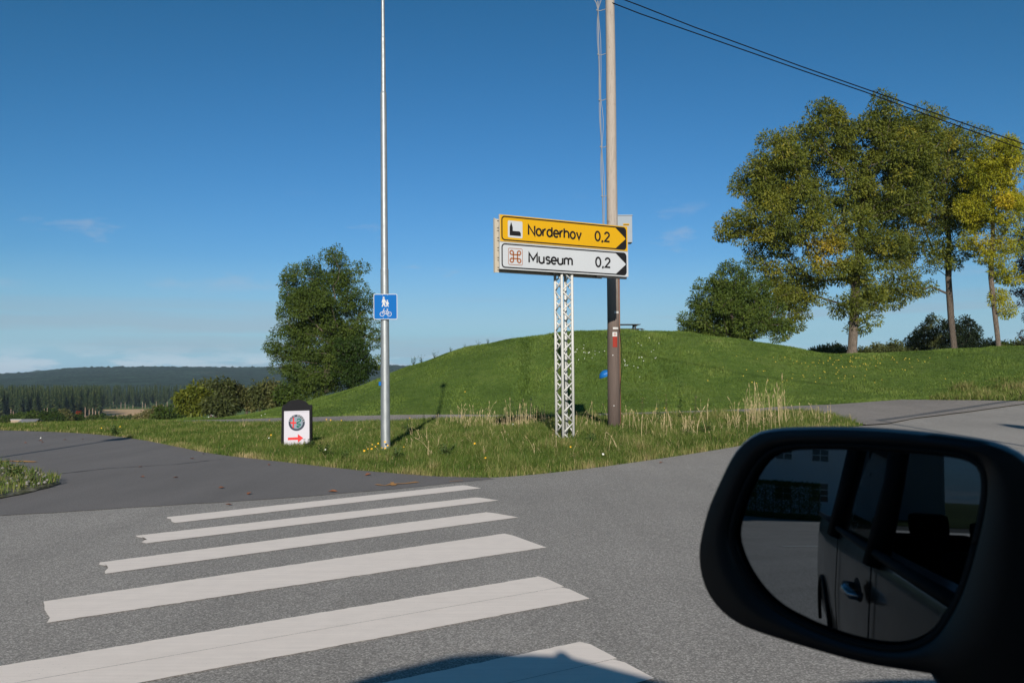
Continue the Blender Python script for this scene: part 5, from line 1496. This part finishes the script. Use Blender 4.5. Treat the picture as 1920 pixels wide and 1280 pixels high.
# hedge row at the left foot of the mound
M['leaf_maple'] = leaf_mat('maple_leaf', [(0, (.05, .075, .012)), (.5, (.13, .155, .022)), (1, (.26, .24, .035))], .35)
def rowb(px, y, lst, N, label, lm, seed, **k): bush(px, y, lst, N, label, lm, seed, **k)
rowb(362, 54, [(352, 742, 16), (368, 735, 15), (378, 748, 15), (355, 758, 17), (370, 762, 15), (343, 762, 10), (346, 748, 10), (384, 738, 9)], 80, 'bright yellow-green maple bush at the left end of the hedge row', 'leaf_maple', 81, per=55, ls=.24, cl=.3, vb=.5, name='maple_bush', group=None)
GR = 'mixed bushes in the row left of the mound'
for i, (px, y, lst, N, lm, lb, vb) in enumerate([
    (396, 60, [(392, 728, 15), (404, 738, 16), (390, 750, 15), (408, 755, 14)], 60, 'leaf_brown', 'tall olive bush just right of the maple bush', .45),
    (420, 59, [(412, 722, 13), (424, 730, 15), (418, 745, 16), (430, 757, 14)], 60, 'leaf_brown', 'tallest olive-brown bush of the hedge row', .35),
    (440, 60, [(436, 728, 13), (444, 740, 14), (438, 755, 13)], 50, 'leaf_dark', 'dark green bush in the middle of the hedge row', .85),
    (405, 53, [(400, 756, 12), (415, 760, 12), (422, 766, 8)], 40, 'leaf_brown', 'low bush in front of the hedge row', .3),
    (463, 60, [(456, 738, 11), (466, 745, 12), (470, 755, 10)], 45, 'leaf_brown', 'brown half-bare bush in the hedge row', .6),
    (487, 60, [(480, 728, 12), (490, 738, 14), (482, 750, 13), (496, 752, 12)], 55, 'leaf_brown', 'olive bush with a pale top near the round tree', .4),
    (512, 60, [(506, 722, 12), (516, 732, 14), (508, 745, 14), (520, 748, 12)], 55, 'leaf_brown', 'reddish brown bush at the right end of the hedge row', .55),
    (540, 59, [(530, 735, 12), (542, 742, 13), (552, 748, 10)], 45, 'leaf_green', 'green bush under the round tree', .35)]):
    rowb(px, y, lst, N, lb, lm, 90 + i, per=60, ls=.19, cl=.36, vb=vb, name='hedge_bush', group=GR)

# treeline behind the right-hand lawn
GB = 'bushes on the skyline behind the lawn'
lbs = ['small bush at the left end of the lawn skyline', 'second bush from the left on the lawn skyline', 'pointed dark bush left of the big trunk', 'bush just left of the big trunk', 'olive bush just right of the big trunk', 'brown bush with bare twigs right of the big trunk', 'tall olive bush halfway to the dark bush', 'wide bush beside the olive one', 'low brown bush joining the olive brown bush', 'bush between the second and third trunks', 'bush behind the slim yellow tree', 'low bush at the right edge of the lawn skyline', 'bush behind the dark red tree']
for i, (px, ty, w, lm) in enumerate([(1527, 661, 8, 'leaf_brown'), (1548, 652, 12, 'leaf_brown'), (1566, 652, 11, 'leaf_dark'), (1582, 655, 12, 'leaf_brown'), (1622, 655, 13, 'leaf_brown'), (1646, 650, 15, 'leaf_brown'), (1672, 645, 17, 'leaf_brown'), (1694, 650, 15, 'leaf_brown'), (1712, 655, 12, 'leaf_brown'), (1858, 645, 14, 'leaf_brown'), (1884, 645, 13, 'leaf_green'), (1905, 648, 11, 'leaf_brown'), (1930, 640, 14, 'leaf_brown')]):
    y = 84 + (i % 3) * 3
    bush(px, y, [(px, ty - 3 + w * .4, w * .6), (px - w * .6, ty + w * .6, w * .6), (px + w * .6, ty + w * .65, w * .6), (px, ty + w * 1.2, w * .9)], 44, lbs[i], lm, 120 + i, per=75, ls=.26, cl=.45, vb=[.35, .55, .45, .25][i % 4], name='skyline_bush', group=GB)
# ================================================================== THE PICKUP WE LOOK OUT OF
HEAD = math.radians(40.0)                       # heading, measured from +X
E1 = Vector((math.cos(HEAD), math.sin(HEAD), 0)); E2 = Vector((-math.sin(HEAD), math.cos(HEAD), 0))
SB = .22; CB = SB - .93                          # left side plane and centre line, in the truck's own frame
def car_paint():
    m, nt, b = mat_new('dark_car_paint'); t = NT(nt)
    b.inputs['Base Color'].default_value = (.035, .027, .022, 1); b.inputs['Metallic'].default_value = .3; b.inputs['Roughness'].default_value = .35
    b.inputs['Coat Weight'].default_value = .6; b.inputs['Coat Roughness'].default_value = .08
    n = t.noise(t.coord(), 3, 5, .6); t.L.new(t.math('MULTIPLY_ADD', n, .2, .25), b.inputs['Roughness']); return m
M['car'] = car_paint()
M['trim'] = simple('black_trim', (.006, .006, .007), .6, spec=.25)
M['hous'] = simple('mirror_housing', (.0025, .003, .005), .36, spec=.5)
M['cabin'] = simple('cabin_fabric', (.012, .012, .013), .9, spec=.1, var=.1)
M['chrome'] = simple('chrome', (.6, .6, .62), .12, 1.0)
M['tyre'] = simple('tyre_rubber', (.015, .015, .016), .85)
M['rim'] = simple('alloy_rim', (.35, .35, .37), .3, .9)
M['plate_red'] = simple('red_lens', (.35, .01, .01), .25)
M['lens'] = simple('headlamp_lens', (.5, .52, .55), .1)
def glass():
    m = bpy.data.materials.new('tinted_glass'); m.use_nodes = True; nt = m.node_tree; nt.nodes.clear()
    o = nt.nodes.new('ShaderNodeOutputMaterial'); tr = nt.nodes.new('ShaderNodeBsdfTransparent'); g = nt.nodes.new('ShaderNodeBsdfGlossy'); mx = nt.nodes.new('ShaderNodeMixShader'); fr = nt.nodes.new('ShaderNodeFresnel')
    fr.inputs[0].default_value = 1.45; tr.inputs[0].default_value = (.55, .62, .60, 1); g.inputs['Roughness'].default_value = .01
    nt.links.new(fr.outputs[0], mx.inputs[0]); nt.links.new(tr.outputs[0], mx.inputs[1]); nt.links.new(g.outputs[0], mx.inputs[2]); nt.links.new(mx.outputs[0], o.inputs[0]); return m
M['glass'] = glass()
def mirror_mat():
    m = bpy.data.materials.new('mirror_glass'); m.use_nodes = True; nt = m.node_tree; nt.nodes.clear()
    o = nt.nodes.new('ShaderNodeOutputMaterial'); g = nt.nodes.new('ShaderNodeBsdfGlossy'); g.inputs['Roughness'].default_value = .0; g.inputs['Color'].default_value = (.22, .25, .285, 1)
    nt.links.new(g.outputs[0], o.inputs[0]); return m
M['mirror'] = mirror_mat()

truck = empty('pickup_truck', (0, 0, 0), 'dark pickup truck the picture is taken from, only its wing mirror and shadow in view', 'pickup truck')
truck.rotation_euler = (0, 0, HEAD)
def L2W(a, b, z): return E1 * a + E2 * b + Vector((0, 0, z))
def W2L(p): p = Vector(p); return Vector((p.dot(E1), p.dot(E2), p.z))
def tb(mb, name, mat, **k):
    o = mb.build(name, mat, truck, **k); return o
def section(a):
    f = max(0.0, (a - 1.9) / .75); w = .93 - .13 * f ** 2 - (.05 * max(0, (-2.7 - a) / .5) if a < -2.7 else 0)
    zt = 1.21 if a < 1.05 else 1.22 - .09 * f ** 1.5
    cav = a < 1.0
    hi = zt - .02; inner = .62 if cav else None
    pts = [(w * .9, .36), (w * .985, .48), (w, .72), (w * .995, .88), (w * .97, zt - .06), (w * .945, zt)]
    if cav: pts += [(w * .88, zt), (w * .86, zt - .03), (w * .86, .60), (0.0001, .60)]
    else: pts += [(w * .90, zt + .02), (w * .8, zt + .055), (w * .5, zt + .075), (0.0001, zt + .08)]
    right = [(-x, z) for x, z in pts[::-1][1:]]
    lp = pts + right
    return [Vector((a, CB + x, z)) for x, z in lp]
mb = MB(); st = [-3.15, -3.12, -2.7, -2.0, -1.45, -1.0, -.35, .3, .8, .999, 1.02, 1.3, 1.6, 1.9, 2.2, 2.45, 2.68, 2.74]
mb.loft([section(a) for a in st]); tb(mb, 'body', M['car'], angle=.6)
# roof
def roofsec(a, w, z0, z1):
    p = [(w, z0), (w * .985, z0 + .03), (w * .9, z1 - .02), (w * .6, z1), (0, z1 + .012), (-w * .6, z1), (-w * .9, z1 - .02), (-w * .985, z0 + .03), (-w, z0), (-w * .93, z0 - .01), (0, z0 + .01), (w * .93, z0 - .01)]
    return [Vector((a, CB + x, z)) for x, z in p]
mb = MB(); mb.loft([roofsec(a, w, z0, z1) for a, w, z0, z1 in ((-1.50, .74, 1.84, 1.92), (-1.3, .79, 1.92, 2.03), (-.8, .81, 1.95, 2.08), (-.3, .81, 1.95, 2.08), (.0, .80, 1.93, 2.03), (.25, .77, 1.89, 1.94), (.5, .73, 1.82, 1.86))]); tb(mb, 'roof', M['car'], angle=.6)
for sgn in (1, -1):
    y = lambda d: CB + sgn * d
    for pts, r_ in (([(1.12, y(.885), 1.17), (.85, y(.82), 1.42), (.46, y(.735), 1.86)], [.045, .04, .04]), ([(-.38, y(.90), 1.17), (-.36, y(.84), 1.45), (-.33, y(.77), 1.95)], [.045, .035, .035]), ([(-1.45, y(.90), 1.17), (-1.40, y(.84), 1.45), (-1.25, y(.76), 1.93)], [.06, .055, .05])):
        mb = MB(); mb.tube(pts, r_, 8); tb(mb, 'pillar', M['trim'], smooth=True)
    # belt strip and crease
    mb = MB(); mb.tube([(-1.45, y(.905), 1.222), (0, y(.905), 1.217), (1.10, y(.895), 1.212)], .016, 6); tb(mb, 'belt_trim', M['trim'], smooth=True)
    mb = MB(); mb.tube([(-3.1, y(.86), 1.225), (-1.5, y(.87), 1.225)], .02, 8); tb(mb, 'bed_rail', M['trim'], smooth=True)
    # door seams
    for a in (-.40, -1.32, 1.02):
        mb = MB(); mb.tube([(a, y(.936), .48), (a, y(.936), .86), (a, y(.91), 1.18)], .0025, 4); tb(mb, 'door_seam', M['trim'])
    # wheels
    for a in (-2.15, 1.62):
        mb = MB(); n = 28
        loops = [[Vector((a + r_ * math.cos(2 * PI * k / n), y(dd), .37 + r_ * math.sin(2 * PI * k / n))) for k in range(n)] for r_, dd in ((.22, .86), (.34, .87), (.37, .82), (.37, .70), (.33, .66), (.22, .66))]
        mb.loft(loops); w = tb(mb, 'wheel', M['tyre'], angle=.6)
        mb = MB(); mb.loft([[Vector((a + r_ * math.cos(2 * PI * k / n), y(dd), .37 + r_ * math.sin(2 * PI * k / n))) for k in range(n)] for r_, dd in ((.22, .855), (.19, .83), (.06, .84))]); mb.build('rim', M['rim'], w, angle=.6)
        mb = MB(); mb.tube([(a + .43 * math.cos(t), y(.935), .37 + .43 * math.sin(t)) for t in np.linspace(0, PI, 14)], .015, 6); tb(mb, 'wheel_arch', M['trim'], smooth=True)
    mb = MB(); mb.box((2.45, y(.80) - .14, .86), (2.63, y(.80) + .02, 1.02)); tb(mb, 'headlight', M['lens'], bevel=.03)
    mb = MB(); mb.box((-3.17, y(.82) - .06, .80), (-3.08, y(.82) + .06, 1.05)); tb(mb, 'tail_light', M['plate_red'], bevel=.02)
# windows: the driver's own is wound down
M['privacy'] = M['glass'].copy(); M['privacy'].name = 'privacy_glass'
for n_x in M['privacy'].node_tree.nodes:
    if n_x.type == 'BSDF_TRANSPARENT': n_x.inputs[0].default_value = (.16, .18, .19, 1)
def pane(name, pts): 
    me = new_mesh(name, pts, [tuple(range(len(pts)))], M['privacy' if name != 'windscreen' else 'glass']); link(name, me, truck)
pane('windscreen', [(1.17, CB + .86, 1.215), (1.22, CB, 1.225), (1.17, CB - .86, 1.215), (.48, CB - .71, 1.86), (.52, CB, 1.88), (.48, CB + .71, 1.86)])
pane('rear_window', [(-1.47, CB + .82, 1.22), (-1.47, CB - .82, 1.22), (-1.33, CB - .70, 1.80), (-1.33, CB + .70, 1.80)])
pane('rear_side_window', [(-.42, CB + .895, 1.215), (-1.40, CB + .895, 1.215), (-1.28, CB + .755, 1.83), (-.37, CB + .765, 1.85)])
pane('rear_side_window', [(-.42, CB - .895, 1.215), (-1.40, CB - .895, 1.215), (-1.28, CB - .755, 1.83), (-.37, CB - .765, 1.85)])
pane('front_side_window', [(-.34, CB - .895, 1.215), (1.12, CB - .885, 1.215), (.46, CB - .74, 1.85), (-.31, CB - .765, 1.85)])
# cabin
mb = MB(); mb.loft([[Vector((a, b, z)) for b in (CB - .78, CB + .78) ] + [Vector((a, CB + .78, .605)), Vector((a, CB - .78, .605))] for a, z in ((.62, .95), (.72, 1.06), (1.0, 1.08))]); tb(mb, 'dashboard', M['cabin'])
for sx in (-.42, .42):
    for a0 in (-.28, -1.12):
        mb = MB(); mb.box((a0, CB + sx - .24, .61), (a0 + .5, CB + sx + .24, .86)); se = tb(mb, 'seat', M['cabin'], bevel=.05)
        mb = MB(); mb.obox((a0 - .16, CB + sx - .23, .80), (.13, 0, 0), (0, .46, 0), (-.08, 0, .42)); mb.build('seat_back', M['cabin'], se, bevel=.04)
        mb = MB(); mb.obox((a0 - .27, CB + sx - .12, 1.20), (.08, 0, 0), (0, .22, 0), (-.03, 0, .13)); mb.build('headrest', M['cabin'], se, bevel=.035)
mb = MB(); mb.tube([(.42 + .1 * math.sin(t), CB + .42 + .18 * math.cos(t), .98 + .16 * math.sin(t)) for t in np.linspace(0, 2 * PI, 24)], .014, 6); tb(mb, 'steering_wheel', M['trim'], smooth=True)

# ---- wing mirror: convex glass in a black housing
RC = 1.35
Pc = EYE + ray(1612, 1020) * .87
def hit_sphere(px, py, n):
    C_ = Pc - n * RC; v = ray(px, py); oc = EYE - C_; b = oc.dot(v); c = oc.length_squared - RC * RC; disc = b * b - c
    if disc < 0: return None
    t = -b - math.sqrt(disc); p = EYE + v * t; return p, (p - C_) / RC, v
tgt = (-E1).normalized()
n_ = (tgt - ray(1612, 1020)).normalized()
for _ in range(60):
    p, nn, v = hit_sphere(1472, 924, n_); want = (tgt - v).normalized(); n_ = (n_ + (want - nn) * .8).normalized()
NM = n_.copy()
def refl(px, py):
    p, nn, v = hit_sphere(px, py, NM); return p, (v - nn * 2 * v.dot(nn)).normalized()
GLO = [(218, 560), (225, 510), (270, 370), (330, 250), (390, 180), (470, 150), (600, 143), (900, 150), (1100, 165), (1300, 185), (1392, 222), (1425, 290), (1420, 420), (1380, 600), (1330, 780), (1280, 900), (1200, 1030), (1130, 1080), (1050, 1106), (950, 1108), (800, 1080), (640, 1025), (560, 990), (440, 930), (340, 840), (260, 720), (220, 610)]
OUT = [(45, 660), (60, 560), (95, 430), (140, 330), (215, 170), (290, 95), (370, 58), (600, 48), (850, 52), (1100, 70), (1380, 105), (1500, 130), (1613, 185), (1700, 270), (1745, 420), (1760, 700), (1750, 1000), (1680, 1250), (1520, 1350), (1330, 1340), (1225, 1262), (1200, 1243), (1050, 1222), (860, 1192), (700, 1148), (560, 1108), (400, 1058), (260, 1010), (170, 950), (100, 870), (58, 770)]
to_px = lambda L: [(1290 + x / 2.5603, 780 + y / 2.5603) for x, y in L]
def chaikin(P, it=2):
    for _ in range(it):
        o = []
        for i in range(len(P)):
            a = P[i]; b = P[(i + 1) % len(P)]; o += [(a[0] * .75 + b[0] * .25, a[1] * .75 + b[1] * .25), (a[0] * .25 + b[0] * .75, a[1] * .25 + b[1] * .75)]
        P = o
    return P
def resample(P, c, n=96):
    out = []; k = len(P)
    for i in range(n):
        a = 2 * PI * i / n; d = (math.cos(a), math.sin(a)); best = None
        for j in range(k):
            x0, y0 = P[j][0] - c[0], P[j][1] - c[1]; x1, y1 = P[(j + 1) % k][0] - c[0], P[(j + 1) % k][1] - c[1]
            den = d[0] * (y1 - y0) - d[1] * (x1 - x0)
            if abs(den) < 1e-9: continue
            t = (x0 * (y1 - y0) - y0 * (x1 - x0)) / den; u = (x0 * d[1] - y0 * d[0]) / den
            if t > 0 and -1e-6 <= u <= 1 + 1e-6: best = t if best is None else max(best, t)
        out.append((c[0] + d[0] * best, c[1] + d[1] * best))
    return out
gc = (1612, 1020)
glo = resample(chaikin(to_px(GLO), 2), gc); outl = resample(chaikin(to_px(OUT), 2), gc)
def on_plane(px, py, off):
    v = ray(px, py); t = (Pc + NM * off - EYE).dot(NM) / v.dot(NM); return EYE + v * t
def edge_off(px, py):        # where the convex glass lies at its rim, relative to the plane
    p, nn, v = hit_sphere(px, py, NM); return (p - Pc).dot(NM)
def lp(base, s, off, shrink=None):
    return [W2L(on_plane(gc[0] + (x - gc[0]) * s, gc[1] + (y - gc[1]) * s, off)) for x, y in base]
def lpn(base, s, off):
    """loop on the mirror plane, then pushed straight back along the normal"""
    L_ = []
    for x, y in base:
        q = on_plane(x, y, 0); q = Pc + (q - Pc) * s + NM * off; L_.append(W2L(q))
    return L_
# glass
ins = []
for y_ in np.arange(820, 1240, 9):
    for x_ in np.arange(1360, 1870, 9): ins.append((x_, y_))
ins = np.array(ins); k = pip(ins[:, 0], ins[:, 1], [(gc[0] + (x - gc[0]) * .985, gc[1] + (y - gc[1]) * .985) for x, y in glo]); ins = ins[k]
pts2 = [Vector(p) for p in glo] + [Vector(p) for p in ins]
vs, es, fs, *_ = geometry.delaunay_2d_cdt(pts2, [], [list(range(len(glo)))], 1, 1e-4)
V = []; NN = []
for v in vs:
    p, nn, _v = hit_sphere(v.x, v.y, NM); V.append(W2L(p)); NN.append(W2L(nn))
me = new_mesh('mirror_glass', V, fs, M['mirror'], True)
if me.polygons[0].normal.dot(W2L(NM)) < 0: me.flip_normals()
me.normals_split_custom_set_from_vertices([tuple(x.normalized()) for x in NN])
mroot = MB()
loops = [lpn(glo, .99, -.012), lpn(glo, .995, .000), lpn(glo, 1.02, .006), lpn(glo, 1.05, .008)]
mid = [((a[0] + b[0]) / 2, (a[1] + b[1]) / 2) for a, b in zip(glo, outl)]
loops += [lpn(mid, 1, .009), lpn(outl, .975, .007), lpn(outl, .995, -.002), lpn(outl, 1.0, -.014), lpn(outl, .985, -.04), lpn(outl, .93, -.068), lpn(outl, .80, -.095), lpn(outl, .55, -.115), lpn(outl, .25, -.122)]
mroot.loft(loops, cap0=True, cap1=True)
hs = tb(mroot, 'wing_mirror', M['hous'], angle=1.0); hs['label'] = 'black wing mirror'
link('mirror_glass', me, hs)
mb = MB(); mb.tube(lpn(glo, 1.012, .0035) + [lpn(glo, 1.012, .0035)[0]], .0035, 6); mb.build('glass_bezel', M['trim'], hs, smooth=True)
# arm from the housing to the door
q0 = W2L(on_plane(1850, 1180, -.06)); q1 = W2L(on_plane(1905, 1010, -.06))
dr = lambda a, z: Vector((a, SB - .02, z))
mb = MB()
A0 = [W2L(on_plane(x, y, o)) for x, y, o in ((1740, 1262, -.01), (1868, 900, -.005), (1868, 900, -.08), (1740, 1262, -.08))]
A1 = [W2L(on_plane(x, y, o)) for x, y, o in ((1800, 1330, -.01), (1935, 960, -.005), (1935, 960, -.09), (1800, 1330, -.09))]
A2 = [Vector((q.x * .6 + dq.x * .4, q.y * .6 + dq.y * .4, q.z * .6 + dq.z * .4)) for q, dq in zip(A1, (dr(.70, 1.08), dr(.80, 1.30), dr(1.0, 1.28), dr(1.02, 1.10)))]
A3 = [dr(.70, 1.06), dr(.82, 1.30), dr(1.0, 1.28), dr(1.04, 1.08)]
mb.loft([A0, A1, A2, A3]); mb.build('mirror_arm', M['hous'], hs, bevel=.01, smooth=False)
# sail panel on the door corner
mb = MB(); mb.loft([[Vector((.66, SB - .035, 1.07)), Vector((1.16, SB - .045, 1.07)), Vector((.86, SB - .10, 1.38))], [Vector((.66, SB - .005, 1.07)), Vector((1.16, SB - .015, 1.07)), Vector((.86, SB - .07, 1.38))]]); tb(mb, 'mirror_sail', M['trim'])

# door handle where the mirror shows it
def hit_side(px, py, b):
    p, d = refl(px, py); pl, dl = W2L(p), W2L(d); t = (b - pl.y) / dl.y; return pl + dl * t, t
h0, t0 = hit_side(1590, 1080, SB + .03); h1, t1 = hit_side(1600, 1130, SB + .03)
print('handle', h0, t0, h1, t1, 'mirror local', W2L(Pc), 'NM', NM, 'edge', [tuple(round(c, 2) for c in hit_side(x, y, SB)[0]) for x, y in ((1640, 985), (1700, 1060), (1800, 1170), (1640, 1150), (1530, 990))])
def handle(a, z):
    mb = MB(); y0 = SB + .005
    mb.tube([(a + .10, y0, z - .005), (a + .085, y0 + .035, z), (a, y0 + .045, z + .004), (a - .085, y0 + .035, z), (a - .10, y0, z - .005)], [.016, .018, .019, .018, .016], 10)
    tb(mb, 'door_handle', M['chrome'], smooth=True)
    mb = MB(); n = 20; mb.loft([[Vector((a + r_ * 1.7 * math.cos(2 * PI * k / n), SB + d_, z + r_ * math.sin(2 * PI * k / n))) for k in range(n)] for r_, d_ in ((.045, .002), (.043, .006), (.02, .007))]); tb(mb, 'handle_recess', M['trim'])
ha = (h0.x + h1.x) / 2; hz = (h0.z + h1.z) / 2
ha = min(-.05, max(-.9, ha)); hz = min(1.08, max(.8, hz))
handle(ha, hz)

# ---- what the mirror shows: white house, hedge, lane line
p0, d0 = refl(1460, 925)
dh = Vector((d0.x, d0.y, 0)).normalized()
FD = 30.0; FO = Vector((p0.x, p0.y, 0)) + dh * FD
FN = -dh; FU = Vector((-dh.y, dh.x, 0))
def hit_facade(px, py):
    p, d = refl(px, py); t = (FO - p).dot(FN) / d.dot(FN); q = p + d * t; return (q - FO).dot(FU), q.z
print('facade', FO, dh, [(round(a, 1), round(b, 1)) for a, b in (hit_facade(1538, 848), hit_facade(1538, 916), hit_facade(1400, 905), hit_facade(1470, 848), hit_facade(1605, 850), hit_facade(1385, 984), hit_facade(1535, 984))])
def house():
    us = [hit_facade(x, 850)[0] for x in (1470, 1538, 1605)]
    root = empty('white_house', FO, 'white clapboard two-storey house reflected in the wing mirror', 'house')
    ang = math.atan2(FU.y, FU.x); root.rotation_euler = (0, 0, ang)
    # local: x along FU, y = into the house (away from the road)
    yy = -1 if FU.cross(Vector((0, 0, 1))).dot(FN) > 0 else 1
    # Z x X = +Y local; facade outward is FN
    outy = 1 if Vector((0, 0, 1)).cross(FU).dot(FN) > 0 else -1
    Wd0, Wd1 = min(us) - 7, max(us) + 6; Hh = 6.4; D_ = 9
    wall = simple('white_clapboard', (.70, .72, .74), .7, var=.06); roofm = simple('roof_tiles', (.12, .06, .045), .8, var=.2)
    mb = MB(); mb.box((Wd0, -outy * D_ if outy > 0 else 0.02, 0), (Wd1, -.02 if outy > 0 else D_, Hh)); mb.build('wall', wall, root)
    mb = MB(); u = Wd0
    while u < Wd1: mb.box((u, min(0, outy * .022), .3), (u + .10, max(0, outy * .022), Hh)); u += .19
    o = mb.build('cladding_boards', wall, root); tag(o, kind='stuff')
    y0, y1 = (-D_ - .4, .4) if outy > 0 else (-.4, D_ + .4)
    mb = MB(); ym = (y0 + y1) / 2
    mb.loft([[(Wd0 - .4, y0, Hh - .05), (Wd0 - .4, ym, Hh + 3.2), (Wd0 - .4, y1, Hh - .05)], [(Wd1 + .4, y0, Hh - .05), (Wd1 + .4, ym, Hh + 3.2), (Wd1 + .4, y1, Hh - .05)]]); mb.build('roof', roofm, root)
    dkg = simple('dark_window_pane', (.02, .025, .03), .1, spec=.6); fr = simple('window_frame', (.72, .73, .72), .6)
    zs = [hit_facade(1538, 917)[1], hit_facade(1538, 848)[1]]
    zs = [min(1.6, max(1.1, zs[0])), min(4.8, max(3.8, zs[1]))]
    allu = sorted(us + [us[0] + (us[0] - us[1]), us[0] + 2 * (us[0] - us[1]), us[2] + (us[2] - us[1])])
    for u in allu:
        for z in zs:
            o = outy
            mb = MB(); mb.box((u - .55, min(.024 * o, .05 * o), z - .62), (u + .55, max(.024 * o, .05 * o), z + .62)); wn = mb.build('window', dkg, root)
            mb = MB()
            for bx in ((-.62, -.68, -.55, .68), (.55, -.68, .62, .68), (-.55, .62, .55, .68), (-.55, -.68, .55, -.62), (-.02, -.62, .02, .62), (-.55, .18, -.02, .22), (.02, .18, .55, .22), (-.55, -.22, -.02, -.18), (.02, -.22, .55, -.18)):
                mb.box((u + bx[0], min(.045 * o, .08 * o), z + bx[1]), (u + bx[2], max(.045 * o, .08 * o), z + bx[3]))
            mb.build('frame', fr, wn)
house()
def hedge():
    # hedge 24 m away, its foot where the mirror shows the road end
    HO = Vector((p0.x, p0.y, 0)) + dh * 24.0
    def hh(px, py):
        p, d = refl(px, py); t = (HO - p).dot(FN) / d.dot(FN); q = p + d * t; return (q - HO).dot(FU), q.z
    a = hh(1300, 940)[0]; b = hh(1537, 940)[0]; u0, u1 = min(a, b), max(a, b)
    root = empty('garden_hedge', HO, 'clipped green hedge before the white house, seen in the wing mirror', 'hedge'); root.rotation_euler = (0, 0, math.atan2(FU.y, FU.x))
    n = 26000; r = RNG; D_ = .9; H_ = 1.95
    P = np.stack([r.uniform(u0, u1, n), r.uniform(-D_ / 2, D_ / 2, n), r.uniform(.05, H_, n)], 1)
    f = r.integers(0, 4, n); P[f == 0, 1] = -D_ / 2 + r.normal(0, .05, (f == 0).sum()); P[f == 1, 1] = D_ / 2 + r.normal(0, .05, (f == 1).sum()); P[f == 2, 2] = H_ + r.normal(0, .05, (f == 2).sum())
    d = r.normal(0, 1, (n, 3)); d /= np.linalg.norm(d, axis=1)[:, None]; s = np.cross(d, r.normal(0, 1, (n, 3))); s /= np.linalg.norm(s, axis=1)[:, None]; L = r.uniform(.05, .11, n)[:, None]
    V = np.concatenate([P, P + d * L * .5 + s * L * .3, P + d * L, P + d * L * .5 - s * L * .3], 1).reshape(-1, 3)
    link('foliage', raw_mesh('foliage', V, np.arange(4 * n).reshape(-1, 4), 4, M['leaf_green'], np.clip(r.normal(.4, .2, n), 0, 1)), root)
    mb = MB(); x = u0 + .3
    while x < u1: mb.tube([(x, 0, 0), (x + random.uniform(-.1, .1), 0, 1.5)], .03, 5); x += .5
    o = mb.build('stems', M['bark_dark'], root); tag(o, kind='stuff')
    # front garden grass over the asphalt
    c = HO - dh * .9
    P = [c + FU * -30, c + FU * 30, c + FU * 30 + dh * 40, c + FU * -30 + dh * 40]
    sh = sheet('garden_lawn', [(p.x, p.y) for p in P], .04, M['ground'], 3, 3); tag(sh, kind='structure')
hedge()
def lane():
    pts = []
    for x in (1466, 1524):
        p, d = refl(x, 1024); t = -(p.z - .012) / d.z; q = p + d * t; pts.append(q)
    d = (pts[1] - pts[0]).normalized(); s = Vector((-d.y, d.x, 0)) * .06
    a, b = pts[0], pts[0] + d * 3.2
    me = new_mesh('lane_line', [tuple(v + Vector((0, 0, .010 - v.z + .012))) for v in (a - s, b - s, b + s, a + s)], [(0, 1, 2, 3)], M['lane_paint'])
    if me.polygons[0].normal.z < 0: me.flip_normals()
    link('lane_line', me, main)
lane()

# ================================================================== THE AIR
def haze():
    m = bpy.data.materials.new('haze'); m.use_nodes = True; nt = m.node_tree; nt.nodes.clear()
    o = nt.nodes.new('ShaderNodeOutputMaterial'); v = nt.nodes.new('ShaderNodeVolumePrincipled')
    v.inputs['Color'].default_value = (.62, .83, 1.0, 1); v.inputs['Density'].default_value = 1.0e-4; v.inputs['Anisotropy'].default_value = 0.0
    nt.links.new(v.outputs[0], o.inputs['Volume'])
    mb = MB(); mb.box((-6400, -6400, -36), (6400, 6400, 95)); h = mb.build('haze', m); tag(h, kind='stuff')
haze()
